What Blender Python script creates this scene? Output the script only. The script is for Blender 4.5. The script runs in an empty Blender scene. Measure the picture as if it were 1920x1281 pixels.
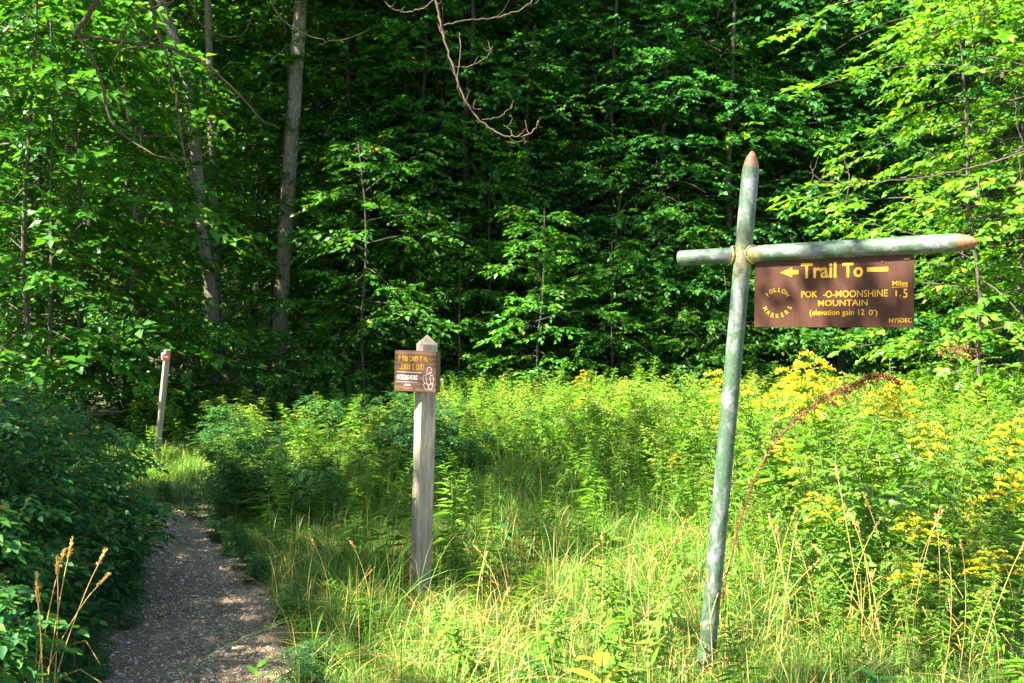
import bpy, math, random
import numpy as np
from mathutils import Vector, Matrix

C = bpy.context.scene.collection
S = bpy.context.scene
R = math.radians

# ------------------------------------------------------------------ camera, light, exposure
cam = bpy.data.cameras.new('camera'); camo = bpy.data.objects.new('camera', cam); C.objects.link(camo)
S.camera = camo
cam.lens = 35; cam.sensor_width = 36; cam.clip_end = 2000; cam.clip_start = 0.05
camo.location = (0, 0, 1.6); camo.rotation_euler = (R(90 - 0.94), 0, 0)
cam.dof.use_dof = True; cam.dof.focus_distance = 5.2; cam.dof.aperture_fstop = 7

SUN_AZ_LEFT = 60      # degrees to the left of straight behind the camera
SUN_EL = 50
e, a = R(SUN_EL), R(SUN_AZ_LEFT)
TO_SUN = Vector((-math.sin(a) * math.cos(e), -math.cos(a) * math.cos(e), math.sin(e)))
w = bpy.data.worlds.new('World'); S.world = w; w.use_nodes = True
nt = w.node_tree
sky = nt.nodes.new('ShaderNodeTexSky'); sky.sky_type = 'NISHITA'; sky.sun_disc = False
sky.sun_elevation = e
sky.sun_rotation = math.atan2(TO_SUN.x, TO_SUN.y)
bg = nt.nodes['Background']; bg.inputs[1].default_value = 0.06
nt.links.new(sky.outputs[0], bg.inputs[0])
sl = bpy.data.lights.new('sun', 'SUN'); sl.energy = 5.0; sl.angle = R(0.53); sl.color = (1.0, 0.93, 0.80)
so = bpy.data.objects.new('sun', sl); C.objects.link(so)
so.rotation_euler = TO_SUN.to_track_quat('Z', 'Y').to_euler(); so.location = (-20, -10, 30)
S.view_settings.view_transform = 'Standard'; S.view_settings.look = 'None'
S.view_settings.gamma = 1; S.view_settings.use_curve_mapping = False
S.view_settings.exposure = 2.85
S.render.engine = 'CYCLES'
S.cycles.max_bounces = 5; S.cycles.diffuse_bounces = 3; S.cycles.transmission_bounces = 3; S.cycles.glossy_bounces = 2

F = 1867.0
def P(px, py, d):
    return Vector(((px - 960) / F * d, d, 1.6 - (py - 610) / F * d))

# ------------------------------------------------------------------ node helpers
def mat(name):
    m = bpy.data.materials.new(name); m.use_nodes = True
    n = m.node_tree; return m, n, n.nodes['Principled BSDF'], n.nodes['Material Output']
def ramp(n, stops, src=None, interp='LINEAR'):
    r = n.nodes.new('ShaderNodeValToRGB'); cr = r.color_ramp; cr.interpolation = interp
    while len(cr.elements) > 1: cr.elements.remove(cr.elements[-1])
    cr.elements[0].position = stops[0][0]; cr.elements[0].color = (*stops[0][1], 1)
    for p, c in stops[1:]:
        q = cr.elements.new(p); q.color = (*c, 1)
    if src is not None: n.links.new(src, r.inputs[0])
    return r
def noise(n, scale, detail=4, rough=.55, vec=None, dist=0):
    t = n.nodes.new('ShaderNodeTexNoise'); t.inputs['Scale'].default_value = scale
    t.inputs['Detail'].default_value = detail; t.inputs['Roughness'].default_value = rough
    t.inputs['Distortion'].default_value = dist
    if vec is not None: n.links.new(vec, t.inputs['Vector'])
    return t
def coord(n, kind='Object', scale=(1, 1, 1)):
    t = n.nodes.new('ShaderNodeTexCoord'); mp = n.nodes.new('ShaderNodeMapping')
    mp.inputs['Scale'].default_value = scale
    n.links.new(t.outputs[kind], mp.inputs['Vector']); return mp.outputs['Vector']
def mix(n, a, b, fac, mode='MIX'):
    m = n.nodes.new('ShaderNodeMix'); m.data_type = 'RGBA'; m.blend_type = mode
    for k, v in ((0, fac), (6, a), (7, b)):
        if hasattr(v, 'links'): n.links.new(v, m.inputs[k])
        elif isinstance(v, (int, float)): m.inputs[k].default_value = v
        else: m.inputs[k].default_value = (*v, 1)
    return m.outputs[2]
def bump(n, bs, h, strength=.4, dist=.01):
    b = n.nodes.new('ShaderNodeBump'); b.inputs['Strength'].default_value = strength
    b.inputs['Distance'].default_value = dist
    n.links.new(h, b.inputs['Height']); n.links.new(b.outputs[0], bs.inputs['Normal'])

def leaf_mat(name, stops, trans=.38, tint=(1.6, 1.5, .5), rough=.42, spec=.4, shift=.25):
    """per leaf hue from a random value per island, drifting slowly from plant to plant"""
    m, n, b, out = mat(name)
    g = n.nodes.new('ShaderNodeNewGeometry'); oi = n.nodes.new('ShaderNodeObjectInfo')
    r = ramp(n, stops, g.outputs['Random Per Island'])
    r2 = ramp(n, [(0, (1 - shift, 1 - shift, 1 - shift)), (1, (1 + shift, 1 + shift * .8, 1))], oi.outputs['Random'])
    c = mix(n, r.outputs[0], r2.outputs[0], 1.0, 'MULTIPLY')
    n.links.new(c, b.inputs['Base Color'])
    b.inputs['Roughness'].default_value = rough; b.inputs['Specular IOR Level'].default_value = spec
    t = n.nodes.new('ShaderNodeBsdfTranslucent')
    c2 = mix(n, c, tint, 1.0, 'MULTIPLY')
    n.links.new(c2, t.inputs['Color'])
    ms = n.nodes.new('ShaderNodeMixShader'); ms.inputs[0].default_value = trans
    n.links.new(b.outputs[0], ms.inputs[1]); n.links.new(t.outputs[0], ms.inputs[2])
    n.links.new(ms.outputs[0], out.inputs['Surface'])
    return m
def plain(name, col, rough=.7, var=.25, scale=40, metallic=0):
    m, n, b, out = mat(name)
    t = noise(n, scale, 4, .6, coord(n))
    r = ramp(n, [(.3, tuple(x * (1 - var) for x in col)), (.7, tuple(min(1, x * (1 + var)) for x in col))], t.outputs[0])
    n.links.new(r.outputs[0], b.inputs['Base Color']); b.inputs['Roughness'].default_value = rough
    b.inputs['Metallic'].default_value = metallic
    bump(n, b, t.outputs[0], .3, .004)
    return m
M = {}
M['leaf'] = leaf_mat('leaf_forest', [(0, (.024, .110, .016)), (.5, (.040, .160, .020)), (.88, (.070, .200, .022)), (.985, (.11, .22, .03)), (1, (.30, .20, .02))], .40)
M['leaf_sun'] = leaf_mat('leaf_sunlit_green', [(0, (.050, .155, .016)), (.5, (.080, .220, .022)), (.95, (.13, .26, .03)), (1, (.35, .28, .03))], .42)  # sunlit version of the forest leaf, brightness put into the colour
M['leaf_blue'] = leaf_mat('leaf_shade_green', [(0, (.020, .110, .028)), (.6, (.036, .160, .032)), (1, (.065, .200, .032))], .38)  # shaded version of the forest leaf, cool shade tint put into the colour
M['leaf_hedge'] = leaf_mat('leaf_hedge', [(0, (.018, .085, .026)), (.6, (.032, .125, .034)), (.985, (.075, .18, .03)), (1, (.4, .22, .02))], .33, spec=.22, rough=.5)  # teal cast of the shade mixed into the hedge green
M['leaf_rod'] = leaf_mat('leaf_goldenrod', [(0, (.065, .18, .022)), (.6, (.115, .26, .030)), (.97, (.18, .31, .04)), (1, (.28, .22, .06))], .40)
M['plume'] = leaf_mat('goldenrod_plume', [(0, (.16, .26, .04)), (1, (.30, .34, .05))], .35)
M['yellow'] = leaf_mat('goldenrod_flower', [(0, (.55, .42, .012)), (.7, (.72, .60, .02)), (1, (.40, .42, .04))], .3, (1.1, 1, .6))
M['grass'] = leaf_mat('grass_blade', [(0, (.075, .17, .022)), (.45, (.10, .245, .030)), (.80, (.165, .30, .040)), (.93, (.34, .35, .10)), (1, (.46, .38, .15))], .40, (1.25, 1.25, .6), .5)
M['grass_shade'] = leaf_mat('grass_blade_shaded', [(0, (.040, .120, .026)), (.6, (.065, .165, .035)), (.9, (.11, .20, .045)), (1, (.34, .30, .12))], .35, (1.3, 1.3, .6), .5)  # darker copy of the grass, shade beside the path put into its colour
M['straw'] = leaf_mat('dry_straw', [(0, (.40, .24, .06)), (.6, (.52, .36, .12)), (1, (.60, .46, .20))], .2, (1.1, 1, .7), .6)
M['dock'] = leaf_mat('dry_red_seed', [(0, (.06, .018, .008)), (.6, (.13, .035, .014)), (1, (.22, .07, .03))], .15, (1.1, 1, .7), .7)
M['stem'] = plain('green_stem', (.10, .17, .035), .6)
M['twig'] = plain('pale_twig', (.085, .056, .028), .85, .35, 60)
M['twig_red'] = plain('brown_twig', (.065, .038, .02), .85, .35, 50)
M['twig_dark'] = plain('dark_twig', (.07, .052, .034), .85, .3, 40)
M['deadleaf'] = leaf_mat('fallen_leaf', [(0, (.40, .20, .04)), (1, (.50, .34, .08))], .15, (1.1, 1, .6), .6)

def bark_mat(name, c0, c1, moss=.35):
    m, n, b, out = mat(name)
    v = coord(n, 'Object', (7, 7, 1.6))
    t = noise(n, 5, 8, .7, v, .6); w = n.nodes.new('ShaderNodeTexVoronoi'); w.inputs['Scale'].default_value = 4.5
    w.feature = 'DISTANCE_TO_EDGE'
    n.links.new(coord(n, 'Object', (9, 9, 2.0)), w.inputs['Vector'])
    r = ramp(n, [(.32, c0), (.68, c1)], t.outputs[0])
    wr = ramp(n, [(0, (.45, .43, .40)), (.12, (1, 1, 1))], w.outputs[0])
    c = mix(n, r.outputs[0], wr.outputs[0], 1, 'MULTIPLY')
    ms = noise(n, 1.6, 5, .6, coord(n, 'Object', (1, 1, .6)))
    mr = ramp(n, [(.52, (0, 0, 0)), (.68, (moss, moss, moss))], ms.outputs[0])
    c = mix(n, c, (.075, .115, .035), mr.outputs[0])
    n.links.new(c, b.inputs['Base Color']); b.inputs['Roughness'].default_value = .9
    mx = n.nodes.new('ShaderNodeMath'); mx.operation = 'ADD'
    n.links.new(t.outputs[0], mx.inputs[0]); n.links.new(wr.outputs[0], mx.inputs[1])
    bump(n, b, mx.outputs[0], .8, .02)
    return m
M['bark'] = bark_mat('bark_grey', (.11, .092, .066), (.31, .27, .205))
M['bark_dark'] = bark_mat('bark_dark', (.055, .045, .034), (.13, .11, .085), .5)

# weathered post wood: long grain, checks, grey and honey streaks
def wood_post_mat():
    m, n, b, out = mat('weathered_wood')
    g = noise(n, 7, 8, .7, coord(n, 'Object', (9, 9, .55)), .3)
    f = noise(n, 30, 4, .7, coord(n, 'Object', (10, 10, .35)))
    k = noise(n, 2.2, 3, .5, coord(n, 'Object', (5, 5, 1)))
    c = ramp(n, [(.28, (.13, .10, .07)), (.42, (.28, .23, .165)), (.6, (.41, .35, .265)), (.75, (.50, .45, .35))], g.outputs[0]).outputs[0]
    c = mix(n, c, ramp(n, [(.35, (.55, .52, .48)), (.6, (1, 1, 1))], f.outputs[0]).outputs[0], .8, 'MULTIPLY')
    c = mix(n, c, (.30, .24, .13), ramp(n, [(.5, (0, 0, 0)), (.75, (.6, .6, .6))], k.outputs[0]).outputs[0])
    n.links.new(c, b.inputs['Base Color']); b.inputs['Roughness'].default_value = .85
    bump(n, b, f.outputs[0], .5, .004); return m
M['postwood'] = wood_post_mat()
def board_mat():
    m, n, b, out = mat('stained_board')
    tc = coord(n, 'Object', (1.2, 9, 9))
    wv = n.nodes.new('ShaderNodeTexWave'); wv.wave_type = 'RINGS'; wv.inputs['Scale'].default_value = 4.0
    wv.inputs['Distortion'].default_value = 5; wv.inputs['Detail'].default_value = 3; wv.inputs['Detail Scale'].default_value = .8
    mp = coord(n, 'Object', (1.0, 1.0, 2.6)); n.links.new(mp, wv.inputs['Vector'])
    c = ramp(n, [(.2, (.085, .036, .017)), (.6, (.110, .048, .023)), (.95, (.135, .060, .029))], wv.outputs[0]).outputs[0]
    f = noise(n, 12, 5, .7, tc)
    c = mix(n, c, ramp(n, [(.3, (.65, .62, .6)), (.65, (1, 1, 1))], f.outputs[0]).outputs[0], .8, 'MULTIPLY')
    n.links.new(c, b.inputs['Base Color']); b.inputs['Roughness'].default_value = .6
    bump(n, b, wv.outputs[0], .25, .003); return m
M['board'] = board_mat()

def pole_mat():
    """green enamel worn to chalky grey primer in blotches, rust towards the cut tip"""
    m, n, b, out = mat('worn_green_paint')
    v = coord(n, 'Object', (1, 1, .55))
    big = noise(n, 13, 6, .66, v, .3); fine = noise(n, 60, 3, .6, coord(n))
    sp = noise(n, 140, 2, .5, coord(n))
    green = ramp(n, [(.3, (.026, .060, .031)), (.7, (.048, .092, .045))], fine.outputs[0]).outputs[0]
    grey = ramp(n, [(.3, (.10, .107, .108)), (.7, (.165, .173, .175))], fine.outputs[0]).outputs[0]
    c = mix(n, green, grey, ramp(n, [(.49, (0, 0, 0)), (.56, (.9, .9, .9))], big.outputs[0]).outputs[0])
    c = mix(n, c, (.20, .22, .20), ramp(n, [(.66, (0, 0, 0)), (.70, (.8, .8, .8))], sp.outputs[0]).outputs[0])
    st = noise(n, 14, 5, .7, coord(n, 'Object', (2.5, 2.5, .5)))
    c = mix(n, c, (.24, .12, .05), ramp(n, [(.66, (0, 0, 0)), (.8, (.55, .55, .55))], st.outputs[0]).outputs[0])
    # rust belt: driven by a vertex attribute holding the distance from the tip, and the weld
    at = n.nodes.new('ShaderNodeAttribute'); at.attribute_name = 'rust'
    ad = n.nodes.new('ShaderNodeMath'); ad.operation = 'MULTIPLY_ADD'
    n.links.new(big.outputs[0], ad.inputs[0]); ad.inputs[1].default_value = 1.2; n.links.new(at.outputs['Fac'], ad.inputs[2])
    rc = ramp(n, [(.3, (.10, .034, .012)), (.5, (.19, .085, .035)), (.7, (.28, .16, .09))], noise(n, 45, 4, .6, coord(n)).outputs[0]).outputs[0]
    c = mix(n, c, rc, ramp(n, [(1.05 / 2, (0, 0, 0)), (1.3 / 2, (1, 1, 1))], None).outputs[0] if False else rustfac(n, ad))
    at2 = n.nodes.new('ShaderNodeAttribute'); at2.attribute_name = 'lichen'
    m2 = n.nodes.new('ShaderNodeMath'); m2.operation = 'MULTIPLY'
    n.links.new(at2.outputs['Fac'], m2.inputs[0])
    n.links.new(ramp(n, [(.42, (0, 0, 0)), (.56, (1, 1, 1))], noise(n, 50, 4, .7, coord(n)).outputs[0]).outputs[0], m2.inputs[1])
    c = mix(n, c, (.36, .30, .07), m2.outputs[0])
    n.links.new(c, b.inputs['Base Color']); b.inputs['Roughness'].default_value = .62
    bump(n, b, big.outputs[0], .5, .006); return m
def rustfac(n, ad):
    mr = n.nodes.new('ShaderNodeMapRange'); mr.inputs[1].default_value = 1.0; mr.inputs[2].default_value = 1.25
    n.links.new(ad.outputs[0], mr.inputs[0]); return mr.outputs[0]
M['pole'] = pole_mat()
m, n, b, o_ = mat('brown_sign_face')
t = noise(n, 6, 5, .6, coord(n, 'Object', (6, 6, 1)))
c = ramp(n, [(.3, (.044, .018, .010)), (.7, (.062, .026, .015))], t.outputs[0])
n.links.new(c.outputs[0], b.inputs['Base Color']); b.inputs['Roughness'].default_value = .6; b.inputs['Specular IOR Level'].default_value = .15; M['signbrown'] = m
M['signyellow'] = plain('sign_yellow', (.50, .26, .003), .45, .06, 30)
M['signwhite'] = plain('sign_white', (.50, .49, .46), .6, .08, 80)
M['signblack'] = plain('hole_dark', (.01, .01, .01), .8)
M['red'] = plain('marker_red', (.33, .022, .012), .45, .1, 60)

def soil_mat():
    m, n, b, out = mat('meadow_soil')
    t = noise(n, 1.3, 6, .6, coord(n)); f = noise(n, 25, 5, .7, coord(n))
    c = ramp(n, [(.35, (.045, .060, .018)), (.65, (.10, .095, .035))], t.outputs[0]).outputs[0]
    c = mix(n, c, ramp(n, [(.3, (.5, .5, .5)), (.7, (1.2, 1.2, 1.1))], f.outputs[0]).outputs[0], 1, 'MULTIPLY')
    n.links.new(c, b.inputs['Base Color']); b.inputs['Roughness'].default_value = .95
    bump(n, b, f.outputs[0], .8, .03); return m
M['soil'] = soil_mat()
def trail_mat():
    m, n, b, out = mat('fine_gravel')
    v = n.nodes.new('ShaderNodeTexVoronoi'); v.inputs['Scale'].default_value = 130
    n.links.new(coord(n), v.inputs['Vector'])
    t = noise(n, 3, 5, .6, coord(n))
    c = ramp(n, [(0, (.15, .10, .06)), (.4, (.31, .225, .145)), (.8, (.44, .335, .23)), (1, (.56, .45, .33))], v.outputs['Color'])
    sep = c.outputs[0]
    cc = mix(n, sep, ramp(n, [(.3, (.55, .52, .48)), (.7, (1.1, 1.05, 1))], t.outputs[0]).outputs[0], 1, 'MULTIPLY')
    n.links.new(cc, b.inputs['Base Color']); b.inputs['Roughness'].default_value = .9
    bump(n, b, v.outputs['Distance'], 1.0, .02); return m
M['trail'] = trail_mat()
def stone_mat():
    m, n, b, out = mat('gravel_stone')
    g = n.nodes.new('ShaderNodeNewGeometry')
    c = ramp(n, [(0, (.13, .09, .05)), (.4, (.29, .21, .135)), (.8, (.42, .325, .225)), (1, (.56, .46, .34))], g.outputs['Random Per Island'])
    n.links.new(c.outputs[0], b.inputs['Base Color']); b.inputs['Roughness'].default_value = .85; return m
M['stone'] = stone_mat()

# ------------------------------------------------------------------ mesh helpers
class MB:
    def __init__(s): s.v = []; s.f = []; s.sz = []; s.n = 0; s.mi = []
    def add(s, verts, faces, k, mi=0):       # verts (n,3); faces (m,k)
        verts = np.asarray(verts, dtype=np.float32).reshape(-1, 3); faces = np.asarray(faces, dtype=np.int32)
        s.v.append(verts); s.f.append((faces + s.n).reshape(-1)); s.sz.append(np.full(len(faces), k, np.int32))
        s.mi.append(np.full(len(faces), mi, np.int32)); s.n += len(verts)
    def mesh(s, name, mats, smooth=False):
        me = bpy.data.meshes.new(name)
        v = np.concatenate(s.v); f = np.concatenate(s.f); sz = np.concatenate(s.sz); mi = np.concatenate(s.mi)
        me.vertices.add(len(v)); me.vertices.foreach_set('co', v.reshape(-1))
        me.loops.add(len(f)); me.loops.foreach_set('vertex_index', f)
        me.polygons.add(len(sz)); st = np.zeros(len(sz), np.int32); st[1:] = np.cumsum(sz)[:-1]
        me.polygons.foreach_set('loop_start', st)
        me.polygons.foreach_set('material_index', mi)
        if smooth: me.polygons.foreach_set('use_smooth', np.ones(len(sz), bool))
        if not isinstance(mats, (list, tuple)): mats = [mats]
        for q in mats: me.materials.append(q)
        me.update(calc_edges=True); me.validate()
        return me
def link(name, me, parent=None, loc=None):
    o = bpy.data.objects.new(name, me); C.objects.link(o)
    if loc is not None: o.location = loc
    if parent is not None: o.parent = parent
    return o
def tag(o, label=None, cat=None, group=None, kind=None):
    if label: o['label'] = label
    if cat: o['category'] = cat
    if group: o['group'] = group
    if kind: o['kind'] = kind
    return o
def empty(name, loc, rz=0):
    o = bpy.data.objects.new(name, None); C.objects.link(o); o.location = loc; o.rotation_euler = (0, 0, rz)
    o.empty_display_size = .2; return o
def copy_tree(o, parent=None):
    c = o.copy(); C.objects.link(c); c.parent = parent
    for ch in list(o.children): copy_tree(ch, c)
    return c

# leaves: unit leaf along +Y, width along X, normal +Z
DIAMOND = (np.array([[0, 0, 0], [.31, .40, .09], [0, 1, -.10], [-.31, .40, .09]]), np.array([[0, 1, 2], [0, 2, 3]]), 3)
LENS = (np.array([[0, 0, 0], [.24, .20, .06], [.26, .52, .07], [0, 1, -.14], [-.26, .52, .07], [-.24, .20, .06]]),
        np.array([[0, 1, 2, 3], [0, 3, 4, 5]]), 4)
LANCE = (np.array([[0, 0, 0], [.085, .35, .03], [0, 1, -.18], [-.085, .35, .03]]), np.array([[0, 1, 2], [0, 2, 3]]), 3)
LANCE4 = (np.array([[0, 0, 0], [.08, .22, .02], [.075, .55, .03], [0, 1, -.2], [-.075, .55, .03], [-.08, .22, .02]]),
          np.array([[0, 1, 2, 3], [0, 3, 4, 5]]), 4)
def norm(v): return v / (np.linalg.norm(v, axis=-1, keepdims=True) + 1e-9)
def put_leaves(mb, tpl, pos, d, nrm, size, mi=0, wid=None):
    tv, tf, k = tpl
    d = norm(d); x = norm(np.cross(d, nrm)); z = np.cross(x, d)
    n = len(pos); size = np.broadcast_to(size, (n,))
    wx = size if wid is None else size * wid
    V = pos[:, None, :] + tv[None, :, 0, None] * x[:, None, :] * wx[:, None, None] \
        + tv[None, :, 1, None] * d[:, None, :] * size[:, None, None] + tv[None, :, 2, None] * z[:, None, :] * size[:, None, None]
    Fc = tf[None, :, :] + (np.arange(n) * len(tv))[:, None, None]
    mb.add(V.reshape(-1, 3), Fc.reshape(-1, k), k, mi)

def tube(mb, pts, rad, sides=6, mi=0, jitter=0, seed=0):
    pts = np.array([tuple(p) for p in pts], float); n = len(pts)
    rad = np.interp(np.linspace(0, 1, n), np.linspace(0, 1, len(rad)), rad) if len(rad) != n else np.array(rad, float)
    T = np.gradient(pts, axis=0); T = norm(T)
    ref = np.array([0, 0, 1.0]) if abs(T[0, 2]) < .8 else np.array([0, 1.0, 0])
    U = norm(np.cross(T, ref)); W = np.cross(T, U)
    an = np.arange(sides) / sides * 2 * math.pi
    rg = np.random.default_rng(seed)
    j = 1 + jitter * rg.standard_normal((n, sides))
    V = pts[:, None] + (np.cos(an)[None, :, None] * U[:, None] + np.sin(an)[None, :, None] * W[:, None]) * (rad[:, None] * j)[..., None]
    i = np.arange(n - 1)[:, None]; s = np.arange(sides)[None]
    q = np.stack([i * sides + s, i * sides + (s + 1) % sides, (i + 1) * sides + (s + 1) % sides, (i + 1) * sides + s], -1).reshape(-1, 4)
    mb.add(V.reshape(-1, 3), q, 4, mi)
    if rad[-1] > .002:
        mb.add(V[-1], [list(range(sides))], sides, mi)
    if rad[0] > .002:
        mb.add(V[0], [list(range(sides))[::-1]], sides, mi)
def smooth_path(pts, k=6):
    pts = [np.array(tuple(p), float) for p in pts]; out = []
    q = [2 * pts[0] - pts[1]] + pts + [2 * pts[-1] - pts[-2]]
    for i in range(1, len(q) - 2):
        for t in np.arange(k) / k:
            a0, a1, a2, a3 = q[i - 1], q[i], q[i + 1], q[i + 2]
            out.append(.5 * ((2 * a1) + (-a0 + a2) * t + (2 * a0 - 5 * a1 + 4 * a2 - a3) * t * t + (-a0 + 3 * a1 - 3 * a2 + a3) * t ** 3))
    out.append(pts[-1]); return np.array(out)

# ------------------------------------------------------------------ terrain
def gz(x, y):
    x = np.asarray(x, float); y = np.asarray(y, float)
    z = .04 * np.sin(x * 1.1 + .5) * np.cos(y * .9) + .02 * np.sin(x * 2.7 + y * 1.9)
    z = z * np.clip((np.abs(x - 0) + y) * .2, 0, 1)
    z = z + np.clip(y - 24, 0, 400) * .30 * (1 - np.exp(-np.clip(y - 24, 0, 400) / 12))
    return z
def build_ground():
    xs = np.concatenate([np.linspace(-400, -30, 12), np.linspace(-28, 28, 113), np.linspace(30, 400, 12)])
    ys = np.concatenate([np.linspace(-300, -10, 8), np.linspace(-8, 60, 137), np.linspace(64, 500, 16)])
    X, Y = np.meshgrid(xs, ys); Z = gz(X, Y)
    mb = MB(); nx, ny = len(xs), len(ys)
    i, j = np.meshgrid(np.arange(ny - 1), np.arange(nx - 1), indexing='ij')
    q = np.stack([i * nx + j, i * nx + j + 1, (i + 1) * nx + j + 1, (i + 1) * nx + j], -1).reshape(-1, 4)
    mb.add(np.stack([X, Y, Z], -1).reshape(-1, 3), q, 4)
    tag(link('ground', mb.mesh('ground', M['soil'], True)), kind='structure', label='weedy meadow ground rising into the wooded hillside')
build_ground()

# trail centreline and half width by depth
TR_Y = np.array([-6, 2, 3.5, 4.45, 5.2, 6.1, 7.0, 7.8, 8.5, 9.4, 10.4, 11.5, 13.0])
TR_X = np.array([-.2, -.95, -1.22, -1.42, -1.62, -1.90, -2.30, -2.72, -3.22, -4.0, -5.1, -6.6, -9.5])
TR_W = np.array([.70, .62, .52, .49, .45, .41, .38, .36, .35, .34, .36, .4, .4])
def trail_x(y): return np.interp(y, TR_Y, TR_X)
def trail_w(y): return np.interp(y, TR_Y, TR_W)
def on_trail(x, y, m=0.0): return np.abs(x - trail_x(y)) < trail_w(y) + m
def build_trail():
    rg = np.random.default_rng(5)
    ys = np.concatenate([np.arange(-6, 3, .5), np.arange(3, 9.4, .07), np.arange(9.4, 13, .25)])
    K = 15; mb = MB(); V = []
    for y in ys:
        cx = trail_x(y); wv = trail_w(y)
        l = wv + .07 * math.sin(y * 5.1) + .04 * math.sin(y * 13.7) + rg.normal(0, .012); r = wv + .06 * math.sin(y * 6.3 + 2) + .04 * math.sin(y * 15.2) + rg.normal(0, .012)
        for k in range(K):
            u = k / (K - 1) * 2 - 1; x = cx + (u * r if u > 0 else u * l)
            V.append((x, y, float(gz(x, y)) + .008 + .012 * (1 - u * u)))
    n = len(ys); i, j = np.meshgrid(np.arange(n - 1), np.arange(K - 1), indexing='ij')
    q = np.stack([i * K + j, i * K + j + 1, (i + 1) * K + j + 1, (i + 1) * K + j], -1).reshape(-1, 4)
    mb.add(V, q, 4)
    tag(link('trail', mb.mesh('trail', M['trail'], True)), kind='structure', label='narrow fine gravel footpath curving left into the woods')
    # loose stones
    n = 14000
    y = 3.6 + 6.5 * rg.random(n) ** 1.5; u = rg.random(n) * 2 - 1
    x = trail_x(y) + u * trail_w(y) * 1.05
    OCT = np.array([[1, 0, 0], [-1, 0, 0], [0, 1, 0], [0, -1, 0], [0, 0, .6], [0, 0, -.6]])
    OF = np.array([[0, 2, 4], [2, 1, 4], [1, 3, 4], [3, 0, 4]])
    sz = rg.gamma(2.0, .0016, n) + .003
    V = OCT[None] * sz[:, None, None] * (1 + .35 * rg.standard_normal((n, 6, 3)))
    an = rg.random(n) * 6.28; c, s = np.cos(an)[:, None], np.sin(an)[:, None]
    V = np.stack([V[..., 0] * c - V[..., 1] * s, V[..., 0] * s + V[..., 1] * c, V[..., 2]], -1)
    V = V + np.stack([x, y, gz(x, y) + .008 + .012 * (1 - u * u)], -1)[:, None]
    mb = MB(); mb.add(V.reshape(-1, 3), (OF[None] + (np.arange(n) * 6)[:, None, None]).reshape(-1, 3), 3)
    tag(link('gravel', mb.mesh('gravel', M['stone'])), 'loose grey brown gravel scattered over the footpath', 'gravel', kind='stuff')
build_trail()

# ------------------------------------------------------------------ woody plants
def crown_mesh(name, seed, z0, z1, rfun, nb, ns, nl, leaf, m, tpl=DIAMOND, rise=.15, droop=.25, limb=.012, flat=.5, tight=False):
    """boughs from the axis carrying flat sprays of leaves; returns (leaf mesh, limb mesh)"""
    rg = np.random.default_rng(seed)
    mb = MB(); lb = MB()
    u = (np.arange(nb) + rg.random(nb) * .8) / nb
    zb = z0 + (z1 - z0) * u
    az = np.arange(nb) * 2.399963 + rg.normal(0, .5, nb)
    Rb = np.array([rfun(t) for t in u]) * (1 + .28 * rg.standard_normal(nb)).clip(.4, 1.5)
    org = np.stack([rg.normal(0, .03, nb), rg.normal(0, .03, nb), zb], -1)
    h = np.stack([np.cos(az), np.sin(az)], -1)
    rs = rise + .25 * rg.standard_normal(nb) + .9 * np.clip(u - .6, 0, 1)
    for i in range(nb):
        t = np.linspace(0, 1, 5); b = np.zeros((5, 3))
        b[:, :2] = org[i, :2] + h[i] * (t * Rb[i])[:, None]
        b[:, 2] = zb[i] + Rb[i] * (rs[i] * t - droop * t * t)
        tube(lb, b, [limb * (.4 + Rb[i] / 3), .003], 3)
    # sprays
    B = np.repeat(np.arange(nb), ns); n = len(B)
    s = .22 + .78 * rg.random(n) ** .75
    if tight: s = 1 - .22 * rg.random(n) ** .8
    lat = rg.normal(0, .26 if not tight else .17, n) * Rb[B] * (s * (1.25 - s) * 2.2)
    hx = h[B]; px_ = np.stack([-hx[:, 1], hx[:, 0]], -1)
    so = np.zeros((n, 3)); so[:, :2] = org[B, :2] + hx * (s * Rb[B])[:, None] + px_ * lat[:, None]
    so[:, 2] = zb[B] + Rb[B] * (rs[B] * s - droop * s * s) + rg.normal(0, .05, n) * Rb[B] * flat
    dev = rg.normal(0, .55, n) + np.sign(lat) * .35
    sh = np.stack([hx[:, 0] * np.cos(dev) - hx[:, 1] * np.sin(dev), hx[:, 0] * np.sin(dev) + hx[:, 1] * np.cos(dev), rg.normal(-.12, .18, n)], -1)
    L = leaf * (2.6 + 1.6 * rg.random(n))
    # leaves along each spray
    k = np.arange(nl); f = (k + .5) / nl
    side = np.where(k % 2 == 0, 1., -1.); side[-1] = 0
    pos = so[:, None] + sh[:, None] * (f[None, :] * L[:, None])[..., None]
    pos[..., 2] -= (.22 * L[:, None] * f[None] ** 2)
    a = side[None] * (1.05 - .35 * f[None]) + rg.normal(0, .25, (n, nl))
    d = np.stack([sh[:, None, 0] * np.cos(a) - sh[:, None, 1] * np.sin(a), sh[:, None, 0] * np.sin(a) + sh[:, None, 1] * np.cos(a), sh[:, None, 2] - .15 + rg.normal(0, .28, (n, nl))], -1)
    nr = np.zeros((n, nl, 3)); nr[..., 2] = 1; nr += rg.normal(0, .34, (n, nl, 3))
    sz = leaf * (.75 + .5 * rg.random((n, nl)))
    put_leaves(mb, tpl, pos.reshape(-1, 3), d.reshape(-1, 3), nr.reshape(-1, 3), sz.reshape(-1))
    return mb.mesh(name + '_leaves', m), lb.mesh(name + '_limbs', M['twig_dark'])

def egg(r, p=.35, top=.25):
    return lambda t: r * (top + (1 - top) * (math.sin(math.pi * min(1, (t + .02) ** (math.log(.5) / math.log(p)))))) ** .8

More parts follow.
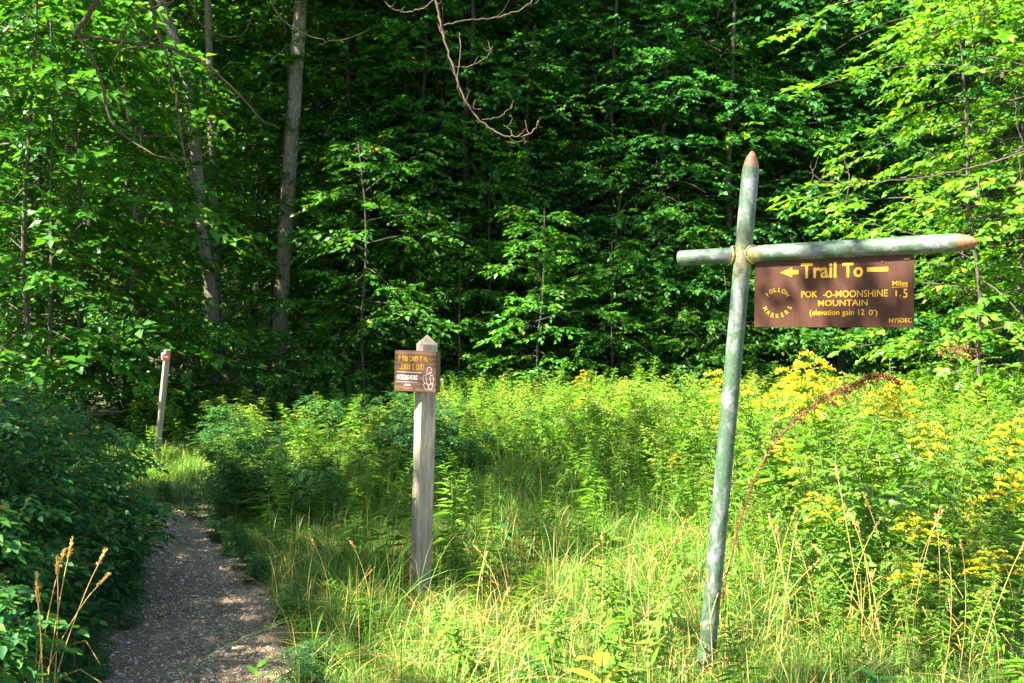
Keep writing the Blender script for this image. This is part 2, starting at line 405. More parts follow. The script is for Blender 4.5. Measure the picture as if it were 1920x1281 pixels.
def trunk_mesh(name, pts, rad, m, seed=0, sides=12, k=5):
    mb = MB(); p = smooth_path(pts, k); tube(mb, p, rad, sides, jitter=.045, seed=seed); return mb.mesh(name, m, True)

CR = {}
for i in range(4):
    CR['sap', i] = crown_mesh('sapling', 10 + i, .5, 5.4, egg(1.45, .35, .3), 36, 9, 9, .145, M['leaf'], rise=.25)
    CR['mid', i] = crown_mesh('midtree', 20 + i, 1.6, 9.5, egg(2.5, .4, .3), 54, 13, 9, .145, M['leaf'], rise=.2)
for i in range(3):
    CR['big', i] = crown_mesh('bigtree', 30 + i, 5.0, 16, egg(3.9, .4, .35), 64, 18, 9, .19, M['leaf'], rise=.3, limb=.03)
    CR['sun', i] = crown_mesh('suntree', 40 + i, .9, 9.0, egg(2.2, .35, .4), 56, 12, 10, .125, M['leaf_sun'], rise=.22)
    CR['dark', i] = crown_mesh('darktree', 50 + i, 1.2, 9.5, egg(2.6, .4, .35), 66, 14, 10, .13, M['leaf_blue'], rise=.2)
    CR['low', i] = crown_mesh('lowshrub', 60 + i, .15, 2.0, egg(1.05, .4, .45), 34, 9, 9, .095, M['leaf'], rise=.5)
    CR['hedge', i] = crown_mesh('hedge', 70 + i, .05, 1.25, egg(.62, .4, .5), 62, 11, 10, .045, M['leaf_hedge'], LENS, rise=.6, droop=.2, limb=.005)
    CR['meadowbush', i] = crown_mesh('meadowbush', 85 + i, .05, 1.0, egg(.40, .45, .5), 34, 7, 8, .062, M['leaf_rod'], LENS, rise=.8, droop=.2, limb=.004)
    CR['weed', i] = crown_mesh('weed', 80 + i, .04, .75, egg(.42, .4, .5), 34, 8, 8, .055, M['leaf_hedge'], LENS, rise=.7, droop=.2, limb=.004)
TK = {}
for i in range(4):
    rg = np.random.default_rng(90 + i)
    def pth(h, w, n=6): 
        q = rg.normal(0, w, (n, 2)).cumsum(0); q -= q[0]
        return [(q[j, 0], q[j, 1], -.2 + (h + .2) * j / (n - 1)) for j in range(n)]
    TK['thin', i] = trunk_mesh('thin_trunk', pth(5.5, .07), [.035, .012], M['bark_dark'], i, 6, 3)
    TK['mid', i] = trunk_mesh('mid_trunk', pth(9.8, .12), [.10, .03], M['bark_dark'], i, 8, 3)
    TK['big', i] = trunk_mesh('big_trunk', pth(16, .16), [.20, .15, .06], M['bark_dark' if i % 2 else 'bark'], i, 10, 3)

def woody(name, kind, var, trunk, x, y, rz, sc, label, cat, group=None, z=None, sz=1.0):
    t = empty(name, (x, y, float(gz(x, y)) if z is None else z), rz); t.scale = (sc, sc, sc * sz)
    lm, bm_ = CR[kind, var]
    link('crown', lm, t); link('branches', bm_, t)
    if trunk: link('trunk' if cat == 'tree' else 'stem', TK[trunk, var % 4], t)
    return tag(t, label, cat, group)
def px_of(x, y): return 960 + x / y * F
def where(x, y):
    p = px_of(x, y)
    if p < 60: return 'at the left edge of the photo'
    if p < 160: return 'just in from the left edge'
    if p < 260: return 'left of the marker post'
    if p < 480: return 'around the leaning left trunk'
    if p < 700: return 'around the straight grey trunk'
    if p < 900: return 'behind the wooden sign post'
    if p < 1020: return 'in the dark middle of the wood'
    if p < 1180: return 'midway between the two sign posts'
    if p < 1390: return 'left of the green pole'
    if p < 1560: return 'behind the left half of the brown sign'
    if p < 1720: return 'behind the right half of the brown sign'
    if p < 1840: return 'just right of the brown sign'
    return 'at the far right of the photo'

# the four grey trunks that show
def big_visible(pts_px, d, rpx, crown_var, label, crown=True, off=(0, 0), trunkmat='bark', csc=1.0, cz=0):
    base = P(pts_px[0][0], pts_px[0][1], d); b = Vector((base.x, d, float(gz(base.x, d))))
    loc = [(P(px, py, d) - b) for px, py in pts_px]
    loc = [Vector((loc[0].x, 0, -.3))] + loc
    top = loc[-1]; prev = loc[-2]; dirn = (top - prev).normalized()
    ext = [top + Vector((dirn.x * s * .6, 0, s)) for s in (2.5, 6)]
    t = empty('grey_barked_tree', b)
    n = len(loc) + 2
    rr = np.interp(np.linspace(0, 1, n), [0, .15, .7, 1], [rpx * 1.35 * d / F, rpx * 1.05 * d / F, rpx * .85 * d / F, .05])
    path = loc + ext
    me = MB(); sp = smooth_path(path, 7); tube(me, sp, list(rr), 16, jitter=.04, seed=crown_var + 3)
    link('trunk', me.mesh('grey_trunk', M[trunkmat], True), t)
    if crown:
        lm, bm_ = CR['big', crown_var]
        c = link('crown', lm, t); b2 = link('branches', bm_, t)
        for o in (c, b2): o.location = (top.x + off[0], off[1], cz); o.scale = (csc,) * 3
    tag(t, label, 'tree', 'grey trunks at the edge of the wood'); return t
big_visible([(522, 745), (524, 640), (536, 430), (553, 200), (566, 0)], 17, 14, 0, 'straight pale grey trunk leaning slightly right at the wood edge', cz=2.6)
big_visible([(404, 790), (402, 690), (396, 560), (380, 430), (366, 260), (340, 110), (302, -10)], 16, 11.5, 1, 'grey trunk curving left as it rises, right of the marker post', cz=2.6)
big_visible([(440, 760), (415, 680), (409, 620), (405, 520)], 17.2, 10, 2, 'short stem leaning against the foot of the curved grey trunk', crown=False)
big_visible([(262, 700), (264, 420), (266, 210), (268, 20)], 19, 12, 2, 'grey trunk mostly hidden in leaves, leftmost of the pale trunks', cz=1.5)

# forest: hand-set ranks with jitter
rg = np.random.default_rng(7)
def rank(n, px0, px1, d0, d1, kinds, trunk, sc, name, desc, group, sz=1.0, skip=None):
    for i in range(n):
        p = px0 + (px1 - px0) * (i + .5 + rg.uniform(-.4, .4)) / n; d = rg.uniform(d0, d1)
        if skip and skip(p, d): continue
        x = (p - 960) / F * d
        k = kinds[int(rg.integers(len(kinds)))]; v = int(rg.integers(3 if (k, 3) not in CR else 4))
        woody(name, k, v, trunk, x, d, rg.uniform(0, 6.28), rg.uniform(*sc), desc + ' ' + where(x, d), 'tree' if trunk else 'shrub', group, sz=sz)
# left, sunlit foliage close in
rank(5, -80, 270, 12.5, 15, ['sap'], 'thin', (.95, 1.25), 'leafy_sapling', 'bright leafy sapling in front of the wood', 'saplings along the wood edge')
rank(4, -260, 150, 16, 19, ['mid'], 'mid', (.9, 1.1), 'understory_tree', 'leafy understory tree', 'understory trees of the wood edge')
rank(5, 400, 900, 18.7, 21, ['sap', 'mid'], 'thin', (.9, 1.15), 'leafy_sapling', 'leafy sapling under the canopy', 'saplings along the wood edge')
# middle, shaded
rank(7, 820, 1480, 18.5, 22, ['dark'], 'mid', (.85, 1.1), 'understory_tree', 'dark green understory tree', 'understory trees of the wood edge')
rank(8, 480, 1420, 17.6, 19.4, ['dark', 'mid'], 'mid', (.6, .8), 'understory_tree', 'layered dark green young tree', 'understory trees of the wood edge')
rank(5, 700, 1300, 16.8, 18.2, ['low'], None, (.8, 1.25), 'woodland_shrub', 'low leafy shrub at the wood edge', 'shrubs at the foot of the wood')
rank(7, 1350, 1960, 17.5, 20, ['sun', 'dark'], 'thin', (.9, 1.1), 'understory_tree', 'light green understory tree', 'understory trees of the wood edge')
rank(3, 1780, 2050, 12.5, 15, ['sun'], 'thin', (.8, .95), 'sunlit_tree', 'sunlit light green tree', 'sunlit trees on the right')
rank(8, 1250, 1980, 16, 17.6, ['low'], None, (.7, 1.2), 'woodland_shrub', 'low leafy shrub at the wood edge', 'shrubs at the foot of the wood')
rank(8, -50, 720, 13.5, 16.3, ['low'], None, (.55, .8), 'woodland_shrub', 'low sunlit shrub at the wood edge', 'shrubs at the foot of the wood')
for i_, (px_, d_, s_, v_) in enumerate([(1010, 15.2, .62, 0), (860, 16.2, .62, 1), (780, 16.8, .6, 2), (690, 15.2, .8, 3), (1150, 16.5, .55, 1), (930, 17.2, .8, 2), (1270, 17.2, .7, 0)]):
    woody('young_maple', 'sap', v_, 'thin', (px_ - 960) / F * d_, d_, i_ * 1.1, s_, 'young leafy maple ' + where((px_ - 960) / F * d_, d_) + (', standing forward of the wood' if d_ < 16 else ', low against the dark wood'), 'tree', 'young maples before the dark wood')
rank(7, 640, 1560, 19.6, 22.5, ['dark', 'mid'], 'thin', (.9, 1.1), 'understory_tree', 'shaded second row understory tree', 'understory trees of the wood edge')
# deeper ranks
rank(10, -150, 2080, 22, 26, ['mid', 'dark', 'sun'], 'mid', (1.0, 1.3), 'understory_tree', 'second row understory tree', 'trees inside the wood')
rank(10, -150, 2080, 21, 27, ['big'], 'big', (.95, 1.15), 'tall_tree', 'tall trunked canopy tree', 'canopy trees of the wood')
rank(12, -150, 2080, 27, 33, ['mid', 'sun'], 'mid', (1.1, 1.5), 'understory_tree', 'understory tree on the rising ground', 'trees inside the wood')
rank(11, -200, 2100, 31, 40, ['big', 'sun'], 'big', (1.1, 1.3), 'tall_tree', 'tall tree on the slope', 'canopy trees of the wood')

def far_wood():
    rg = np.random.default_rng(77); mb = MB()
    n = 60000
    y = rg.uniform(40, 75, n); x = rg.uniform(-.75, .75, n) * y * .85; z = gz(x, y) + 16 * rg.random(n) ** .8
    pos = np.stack([x, y, z], -1); d = rg.standard_normal((n, 3)); d[:, 2] *= .5
    nr = rg.normal(0, .6, (n, 3)); nr[:, 2] += .8; nr[:, 1] -= .5
    put_leaves(mb, DIAMOND, pos, d, nr, .75 * (.7 + .6 * rg.random(n)))
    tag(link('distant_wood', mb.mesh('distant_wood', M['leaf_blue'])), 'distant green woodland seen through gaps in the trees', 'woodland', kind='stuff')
far_wood()
def wood_stems():
    # thin bare sapling stems in the dark under the trees
    rg = np.random.default_rng(15)
    protos = []
    for i in range(5):
        mb = MB(); p = [(0, 0, -.1)]; x = y_ = 0
        for j in range(1, 6): x += rg.normal(0, .10); y_ += rg.normal(0, .1); p.append((x, y_, j * .9))
        sp = smooth_path(p, 4); tube(mb, sp, [.022, .008], 6)
        for j in range(4):
            q = sp[int(rg.integers(5, len(sp) - 2))]; a = rg.random() * 6.28; l = rg.uniform(.4, 1.0)
            tube(mb, [q, q + np.array([math.cos(a) * l * .5, math.sin(a) * l * .5, l * .5]), q + np.array([math.cos(a) * l, math.sin(a) * l, l * .85])], [.008, .003], 4)
        protos.append(mb.mesh('bare_stem', M['twig_dark'] if i % 3 else M['twig']))
    for i in range(18):
        p = rg.uniform(520, 1420) if i < 13 else rg.uniform(0, 1920); d = rg.uniform(17.2, 21)
        x = (p - 960) / F * d
        o = link('bare_stem', protos[i % 5], loc=(x, d, float(gz(x, d)))); o.rotation_euler = (rg.normal(0, .1), rg.normal(0, .1), rg.random() * 6.28)
        tag(o, 'thin bare young stem ' + where(x, d), 'sapling', 'thin bare stems in the shade of the wood')
wood_stems()

# ------------------------------------------------------------------ unseen trees, added and placed for the shade they throw
def shade_tree(x, y, kind, v, sc, label, trunk='big', z=0, sz=1):
    return woody('unseen_shade_tree', kind, v, trunk, x, y, v * 1.7 + x, sc, label, 'tree', 'unseen shade trees left of the camera', sz=sz)
shade_tree(-7.4, 3.1, 'big', 0, .56, 'unseen leafy tree added to shade the footpath', 'big')
shade_tree(-5.75, 6.35, 'big', 1, .57, 'unseen bushy tree added to shade the middle weeds', 'big')
shade_tree(-9.0, 5.0, 'big', 2, .55, 'second unseen leafy tree added to shade the footpath', 'big')
shade_tree(-6.8, 2.0, 'big', 1, .45, 'small unseen tree added to shade the near hedge', 'big')
CR['thinned', 0] = crown_mesh('thinned_crown', 140, 5.7, 9.6, egg(1.65, .5, .55), 17, 8, 9, .115, M['leaf'], rise=.3, limb=.03, tight=True)  # unseen crown, clumped and thinned so its gaps dapple the sign
TK['thinned', 0] = trunk_mesh('thinned_trunk', [(0, 0, -.3), (.1, 0, 3), (0, .1, 6), (0, 0, 9.4)], [.10, .07, .02], M['bark'], 4, 10, 4)
def thinned(x, y, rz, sc, lab):
    t = empty('unseen_shade_tree', (x, y, 0), rz); t.scale = (sc,) * 3; lm, bm_ = CR['thinned', 0]
    link('crown', lm, t); link('branches', bm_, t); link('trunk', TK['thinned', 0], t); tag(t, lab, 'tree', 'unseen shade trees left of the camera')
thinned(-3.25, 1.55, 0, 1.0, 'tall unseen thinly leaved tree added to dapple the brown sign')

# ------------------------------------------------------------------ overhanging branches
def branch_set(root, name, paths, d, m):
    """paths: list of (pixel points, r0 px, r1 px)"""
    for pts, r0, r1 in paths:
        mb = MB(); dd = d
        p = [P(x, y, dd + z_) - root.location for (x, y, z_) in [(q if len(q) == 3 else (*q, 0)) for q in pts]]
        sp = smooth_path(p, 6)
        rgj = np.random.default_rng(int(abs(pts[0][0]) + abs(pts[-1][1])))
        sp += rgj.normal(0, .0035, sp.shape) * np.minimum(1, np.arange(len(sp)) / 3)[:, None]
        tube(mb, sp, [r0 * .64 * d / F, r1 * .64 * d / F], 7, jitter=.1, seed=3)
        for _ in range(int(len(sp) / 7)):
            i0 = int(rgj.integers(2, len(sp) - 1)); a = sp[i0]; v = rgj.standard_normal(3) * .5 + np.array([.2, 0, .3]); v /= np.linalg.norm(v); l = rgj.uniform(.03, .16) * (1 if r0 > 2 else .6)
            tube(mb, smooth_path([a, a + v * l * .5 + (0, 0, -.008), a + v * l + (0, 0, l * .25)], 3), [.0022, .0012], 4)
        link(name, mb.mesh(name, m, True), root)
def limb_tree(name, base, trunk_h, r, limbs, label):
    t = empty(name, base)
    mb = MB(); tube(mb, smooth_path([(0, 0, -.3), (.05, .02, trunk_h * .3), (-.05, 0, trunk_h * .65), (.1, .05, trunk_h)]), [r, r * .85, r * .3], 14, jitter=.04)
    link('trunk', mb.mesh('trunk', M['bark'], True), t)
    for pts, r0, r1 in limbs:
        mb = MB(); tube(mb, smooth_path([Vector(p) - Vector(base) for p in pts]), [r0, r1], 9, jitter=.06); link('limb', mb.mesh('limb', M['bark'], True), t)
    return tag(t, label, 'tree')
D1, D2, D3 = 7.0, 6.0, 8.0
j1, j1b, j2, j3 = P(232, -120, D1), P(270, -150, D1), P(800, -150, D2), P(2000, 255, D3)
tl = limb_tree('overhanging_tree', (-5.1, 5.6, 0), 9, .14,
    [([(-5.1, 5.6, 4.6), (-4.2, 6.2, 5.1), (-3.2, 6.8, 4.9), tuple(j1)], .05, .033),
     ([(-3.2, 6.8, 4.9), (-2.9, 6.95, 4.8), tuple(j1b)], .03, .02),
     ([(-5.1, 5.6, 5.6), (-3.5, 5.8, 6.0), (-1.8, 6, 5.2), tuple(j2)], .05, .014)],
    'tree overhanging from the left with bare knobbly branches along the top')
branch_set(tl, 'bare_branch', [
    ([(232, -120), (200, -40), (186, 5), (168, 34), (147, 66), (143, 72)], 8.5, 7),
    ([(148, 68), (235, 82, .05), (320, 93, .1), (390, 125, .1), (450, 180, .15), (495, 228, .2), (525, 242, .2)], 5, 1.6),
    ([(150, 70), (185, 130, -.1), (198, 175, -.1), (208, 220, -.15), (228, 250, -.15), (290, 290, -.2), (345, 302, -.2), (400, 285, -.2)], 5, 1.5),
    ([(270, -150), (281, -20), (302, 70), (318, 110), (335, 200), (345, 280), (360, 335), (378, 358)], 5, 2),
    ([(303, 72), (265, 88, .1), (245, 115, .15), (237, 160, .2), (240, 210, .2), (247, 238, .2)], 2.6, 1.2),
    ([(330, 5, -.05), (283, 20, -.1), (262, 24, -.15), (238, 52, -.15), (230, 90, -.1), (215, 125, -.1), (222, 155, -.1), (235, 172, -.1)], 2.8, 1.3),
    ([(226, 250, -.15), (285, 258, -.1), (340, 254, 0), (374, 240, 0)], 2.2, 1.1),
    ([(222, 256, -.15), (205, 272, -.2), (204, 290, -.2), (208, 306, -.2)], 1.8, 1.0),
    ([(345, 285), (380, 262, .1), (400, 252, .1), (420, 248, .1)], 1.6, .9),
    ([(340, 240), (355, 228, .1), (368, 214, .1), (372, 202, .1)], 1.5, .9),
    ([(390, 125, .1), (400, 150, .05), (375, 155, 0), (362, 148, 0), (360, 140, 0)], 1.5, .9),
    ([(398, 142, .05), (386, 160, .05), (388, 184, .05)], 1.4, .8),
    ([(345, 302, -.2), (320, 285, -.2), (305, 272, -.2)], 1.4, .8),
    ([(345, -60, .2), (372, 35, .2), (405, 66, .25), (440, 72, .3), (465, 58, .3), (482, 18, .3)], 2.2, 1.2),
    ([(480, -60, .2), (520, 25, .2), (555, 58, .2), (600, 76, .2), (640, 79, .2), (690, 62, .2)], 2.0, 1.0),
], D1, M['twig_red'])
branch_set(tl, 'bare_branch', [
    ([(800, -150), (815, -10), (826, 40), (832, 70), (850, 125), (862, 165), (878, 200), (903, 230), (935, 252), (965, 258), (990, 254), (1005, 240), (1008, 228)], 4, 1.3),
    ([(829, 51), (870, 42, .05), (920, 38, .1), (960, 28, .1), (990, 12, .1), (1012, -12, .1)], 2.4, 1.4),
    ([(850, 127), (875, 127, .05), (905, 115, .1), (918, 103, .1), (925, 88, .1)], 1.7, .8),
    ([(862, 64, -.05), (864, 90, -.05), (860, 130, -.05), (859, 165, -.05), (870, 192, -.03), (888, 204, 0), (903, 205, 0)], 1.8, .9),
    ([(905, 226), (935, 220, .05), (955, 205, .1), (965, 190, .1)], 1.6, .8),
    ([(961, 257), (957, 246, .02), (945, 236, .03)], 1.3, .8),
    ([(972, 257), (980, 248, -.02), (984, 244, -.03)], 1.2, .8),
    ([(983, 255), (983, 264, 0), (984, 272, 0)], 1.2, .8),
    ([(815, 3), (790, 20, .05), (760, 27, .1), (738, 20, .1), (722, 8, .1)], 1.8, .9),
], D2, M['twig'])
tr = limb_tree('right_overhanging_tree', (5.3, 8.2, 0), 8, .12, [([(5.3, 8.2, 3.4), (5.0, 8.1, 3.3), tuple(j3)], .03, .015)],
    'tree just beyond the right edge with a long bare twig reaching left')
branch_set(tr, 'bare_branch', [
    ([(2000, 255), (1960, 272), (1900, 292), (1850, 308), (1780, 325), (1700, 338), (1600, 344), (1550, 342), (1525, 328), (1518, 305)], 3.2, 1.0),
    ([(1592, 344), (1588, 320, .05), (1582, 300, .05), (1583, 285, .05)], 1.3, .8),
    ([(1590, 344), (1587, 368, 0), (1583, 390, 0)], 1.2, .8),
    ([(1555, 342), (1530, 350, 0), (1520, 348, 0)], 1.1, .7), ([(1550, 344), (1570, 334, 0), (1578, 326, 0)], 1.1, .7),
    ([(1985, 262), (1925, 278), (1905, 240), (1900, 200), (1898, 178)], 1.8, 1.0),
    ([(1905, 290), (1912, 330), (1900, 350), (1885, 352)], 1.5, .9), ([(1925, 280), (1890, 282), (1880, 270)], 1.4, .9),
], D3, M['twig_dark'])

# ------------------------------------------------------------------ near hedge on the left of the path
rg = np.random.default_rng(21)
def hedges():
    cnt = 0
    spots = []
    for _ in range(4000):
        y = rg.uniform(3.2, 11.5); x = rg.uniform(-.66 * y, trail_x(y) - .1)
        gap = trail_x(y) - trail_w(y) - x
        if gap < .26 or (y > 7.8 and px_of(x, y) > 185 - (y - 7.8) * 8) or (y > 9 and x > -6.1): continue
        r = .33 if y < 7.5 else .45
        if any((x - a) ** 2 + (y - b) ** 2 < r * r for a, b in spots): continue
        spots.append((x, y))
    for x, y in spots:
        gap = trail_x(y) - trail_w(y) - x
        small = gap < .42 
        s = (.5 + .42 * min(1, gap / .9)) * rg.uniform(.75, 1.0) * (1 if y < 6 else .85)
        k = 'weed' if small else 'hedge'; v = int(rg.integers(3))
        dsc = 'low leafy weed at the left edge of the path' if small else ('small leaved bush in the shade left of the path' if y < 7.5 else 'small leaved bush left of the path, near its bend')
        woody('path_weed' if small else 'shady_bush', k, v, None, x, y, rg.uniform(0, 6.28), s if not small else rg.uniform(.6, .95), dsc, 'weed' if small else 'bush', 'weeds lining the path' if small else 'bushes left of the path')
hedges()
def path_edge():
    r = np.random.default_rng(88)
    for i in range(34):
        y = 3.9 + 5 * r.random() ** 1.3; sd = -1 if r.random() < .35 else 1
        x = float(trail_x(y) + sd * trail_w(y) * r.uniform(.82, 1.2))
        woody('edge_weed', 'weed', int(r.integers(3)), None, x, y, r.random() * 6.28, r.uniform(.11, .20), 'tiny weed creeping over the ' + ('right' if sd > 0 else 'left') + ' edge of the path', 'weed', 'tiny weeds creeping onto the path')
    n = 900; y = 3.6 + 6 * r.random(n) ** 1.3; u = r.normal(0, .62, n).clip(-1.15, 1.15); x = trail_x(y) + u * trail_w(y)
    mb = MB(); d = r.standard_normal((n, 3)); d[:, 2] *= .12; nr = r.normal(0, .3, (n, 3)); nr[:, 2] = 1
    put_leaves(mb, LANCE, np.stack([x, y, gz(x, y) + .026], -1), d, nr, r.uniform(.012, .05, n), 0, r.uniform(.6, 2.2, n))
    tag(link('path_litter', mb.mesh('path_litter', leaf_mat('litter', [(0, (.05, .035, .02)), (.5, (.14, .09, .045)), (.85, (.25, .18, .09)), (1, (.38, .27, .10))], .05, rough=.8))), 'fine dry leaf and twig litter on the path', 'litter', kind='stuff')
path_edge()
# weeds right of the path and between the posts, shaded middle ground
def mid_weeds():
    spots = []
    for _ in range(5000):
        y = rg.uniform(6.0, 15.5); p = rg.uniform(240, 1000); x = (p - 960) / F * y
        gap = x - trail_x(y) - trail_w(y)
        if y < 11.5 and gap < .35: continue
        lim = np.interp(p, [240, 460, 620, 760, 1000], [9.5, 7.4, 7.6, 8.6, 11.5])
        if y < lim: continue
        if 195 < p < 420 and y < 12.3: continue
        if abs(p - 799) < 45 and y < 6.3: continue
        r = .27 if y < 10 else .34
        if any((x - a) ** 2 + (y - b) ** 2 < r * r for a, b in spots): continue
        spots.append((x, y))
        if rg.random() < .82:
            f, g = GR[int(rg.integers(8))]; h = rg.uniform(.42, .78) * (1 if y > 9 else .8)
            o = link('meadow_weed', f, loc=(x, y, float(gz(x, y)))); o.scale = (1.1, 1.1, h); o.rotation_euler = (rg.normal(0, .12), rg.normal(0, .12), rg.random() * 6.28)
            if g: link('bud_head', g, o)
            tag(o, 'narrow leaved upright weed ' + where(x, y), 'weed', 'upright weeds in the middle ground'); continue
        big = rg.random() < .55
        s = rg.uniform(.42, .60) * (1.0 if y > 9 else .75)
        woody('leafy_weed', 'hedge' if big else 'weed', int(rg.integers(3)), None, x, y, rg.uniform(0, 6.28), s * (1 if big else 1.25),
              'knee high leafy weed ' + ('between the marker post and the wooden post' if p < 780 else 'behind the wooden post'), 'weed', 'leafy weeds in the middle ground', sz=.85)

# ------------------------------------------------------------------ goldenrod
def goldenrod(seed, h, state, near=True):
    """returns (foliage mesh builder data)"""
    rg = np.random.default_rng(seed); mb = MB(); fb = MB()
    lean = rg.normal(0, .06, 2)
    sp = smooth_path([(0, 0, -.03), (lean[0] * .3, lean[1] * .3, h * .4), (lean[0], lean[1], h * .75), (lean[0] * 2, lean[1] * 2, h)], 5)
    tube(mb, sp, [.0042, .0018], 4, 1)
    nl = int(62 * h)
    t = np.linspace(.10, .97, nl); idx = t * (len(sp) - 1)
    pos = np.stack([np.interp(idx, np.arange(len(sp)), sp[:, c]) for c in range(3)], -1)
    az = np.arange(nl) * 2.4 + rg.normal(0, .5, nl)
    up = .55 - .55 * (1 - t) * 1.6 + rg.normal(0, .22, nl)
    d = np.stack([np.cos(az), np.sin(az), up], -1)
    nr = np.stack([-np.cos(az) * .3, -np.sin(az) * .3, np.ones(nl)], -1) + rg.normal(0, .2, (nl, 3))
    size = .138 * (1 - .72 * np.abs(t - .42) ** 1.3) * (.8 + .4 * rg.random(nl)) * np.clip(1.25 - t * .7, .35, 1)
    put_leaves(mb, LANCE4 if near else LANCE, pos, d, nr, size, 0, np.full(nl, 1.15))
    # panicle
    if state != 'leafy':
        nbr = 13 if state == 'flower' else 11; top = sp[-1]
        for i in range(nbr):
            f = i / nbr; z0 = h * (1.0 - .23 * (1 - f)); a = i * 2.4 + rg.normal(0, .3); L = (.17 - .11 * f) * (1.1 if state == 'flower' else .9)
            k = 7; s = np.linspace(0, 1, k)
            base = np.array([np.interp(z0, sp[:, 2], sp[:, 0]), np.interp(z0, sp[:, 2], sp[:, 1]), z0])
            c = base + np.stack([np.cos(a) * L * s, np.sin(a) * L * s, L * (.75 * s - .7 * s * s)], -1)
            tube(fb, c, [.0015, .0008], 3, 0)
            m = 42
            ss = rg.uniform(.15, 1, m) * (k - 1)
            pp = np.stack([np.interp(ss, np.arange(k), c[:, q]) for q in range(3)], -1) + rg.normal(0, .004, (m, 3))
            pp[:, 2] += .004
            dd = rg.standard_normal((m, 3)); dd[:, 2] = np.abs(dd[:, 2]) + .4
            put_leaves(fb, DIAMOND, pp, dd, rg.standard_normal((m, 3)), .017 if state == 'flower' else .015)
    f = mb.mesh('goldenrod_foliage', [M['leaf_rod'], M['stem']])
    g = fb.mesh('goldenrod_panicle', M['yellow'] if state == 'flower' else M['plume']) if state != 'leafy' else None
    return f, g
GR = [goldenrod(200 + i, [1.0, 1.1, .9, 1.05, .95, 1.15][i % 6], ['bud', 'leafy', 'bud', 'leafy'][i % 4]) for i in range(8)]
GF = [goldenrod(230 + i, [1.0, 1.1, .92][i], 'flower') for i in range(3)]
mid_weeds()
def place_rod(x, y, h, flower, label, group, rz=None, r=rg):
    f, g = (GF if flower else GR)[int(r.integers(3 if flower else 8))]
    o = link('goldenrod', f, loc=(x, y, float(gz(x, y)))); o.rotation_euler = (r.normal(0, .12), r.normal(0, .12), r.uniform(0, 6.28))
    o.scale = (h * r.uniform(.9, 1.15),) * 2 + (h,)
    if g: link('flower_head' if flower else 'bud_head', g, o)
    return tag(o, label, 'goldenrod', group)
def meadow():
    r = np.random.default_rng(31); spots = []
    for _ in range(60000):
        y = 4.0 + 13.2 * r.random() ** .8; p = r.uniform(800, 2000); x = (p - 960) / F * y
        lim = np.interp(p, [800, 900, 1100, 1300, 1400, 1480, 1560, 2000], [12.5, 10.5, 8.6, 7.4, 6.0, 5.1, 4.35, 4.2])
        if y < lim: continue
        rad = .17 if y < 6.5 else (.2 if y < 9 else .24)
        if abs(p - 1340) < 30 and abs(y - 4.7) < .3: continue
        spots.append((x, y, rad, p))
    # poisson thinning on a grid
    keep = []; grid = {}
    for x, y, rad, p in spots:
        c = (int(x / .24), int(y / .24)); ok = True
        for i in (-1, 0, 1):
            for j in (-1, 0, 1):
                for q in grid.get((c[0] + i, c[1] + j), ()):
                    if (q[0] - x) ** 2 + (q[1] - y) ** 2 < rad * rad: ok = False
        if ok: grid.setdefault(c, []).append((x, y)); keep.append((x, y, p))
    keep.sort(key=lambda q: q[1])
    rest = MB()
    def hh(x, y, p):
        lim = np.interp(p, [800, 900, 1100, 1300, 1400, 1480, 1560, 2000], [12.5, 10.5, 8.6, 7.4, 6.0, 5.1, 4.35, 4.2])
        h = np.interp(y, [4, 5, 6, 9, 13, 17], [.58, .78, .92, .93, .84, .72]) * (.62 + .38 * min(1, (y - lim) / 1.6))
        return h * r.uniform(.72, 1.14) * (1 + .12 * math.sin(x * 1.7 + 1) * math.sin(y * 1.3))
    for i, (x, y, p) in enumerate(keep):
        h = hh(x, y, p)
        fl = r.random() < (.012 if p > 1350 else .003)
        if i < 285:
            zone = where(x, y) + (', in the near edge' if y < 6 else ', deeper in the meadow' if y > 8 else '')
            tall = 'tall ' if h > .95 else ('short ' if h < .72 else '')
            place_rod(x, y, h, fl, tall + ('flowering goldenrod ' if fl else 'green goldenrod ') + zone, 'goldenrod plants in the meadow', r=r)
        else:
            f, g = (GF if fl else GR)[int(r.integers(3 if fl else 8))]
            for me, sl in ((f, 0), (g, 2 if not fl else 3)):
                if me is None: continue
                nv = len(me.vertices); v = np.empty(nv * 3, np.float32); me.vertices.foreach_get('co', v); v = v.reshape(-1, 3) * (h * 1.1, h * 1.1, h)
                an = r.random() * 6.28; c, s = math.cos(an), math.sin(an)
                v = np.stack([v[:, 0] * c - v[:, 1] * s + x, v[:, 0] * s + v[:, 1] * c + y, v[:, 2] + float(gz(x, y))], -1)
                nl = len(me.loops); L = np.empty(nl, np.int32); me.loops.foreach_get('vertex_index', L)
                npoly = len(me.polygons); tot = np.empty(npoly, np.int32); me.polygons.foreach_get('loop_total', tot)
                mi = np.empty(npoly, np.int32); me.polygons.foreach_get('material_index', mi)
                rest.v.append(v.astype(np.float32)); rest.f.append(L + rest.n); rest.sz.append(tot); rest.mi.append(mi + sl); rest.n += nv
    print('goldenrods', len(keep))
    tag(link('goldenrod_field', rest.mesh('goldenrod_field', [M['leaf_rod'], M['stem'], M['plume'], M['yellow']])), 'dense far stand of goldenrod filling the meadow up to the wood', 'goldenrod', kind='stuff')
meadow()
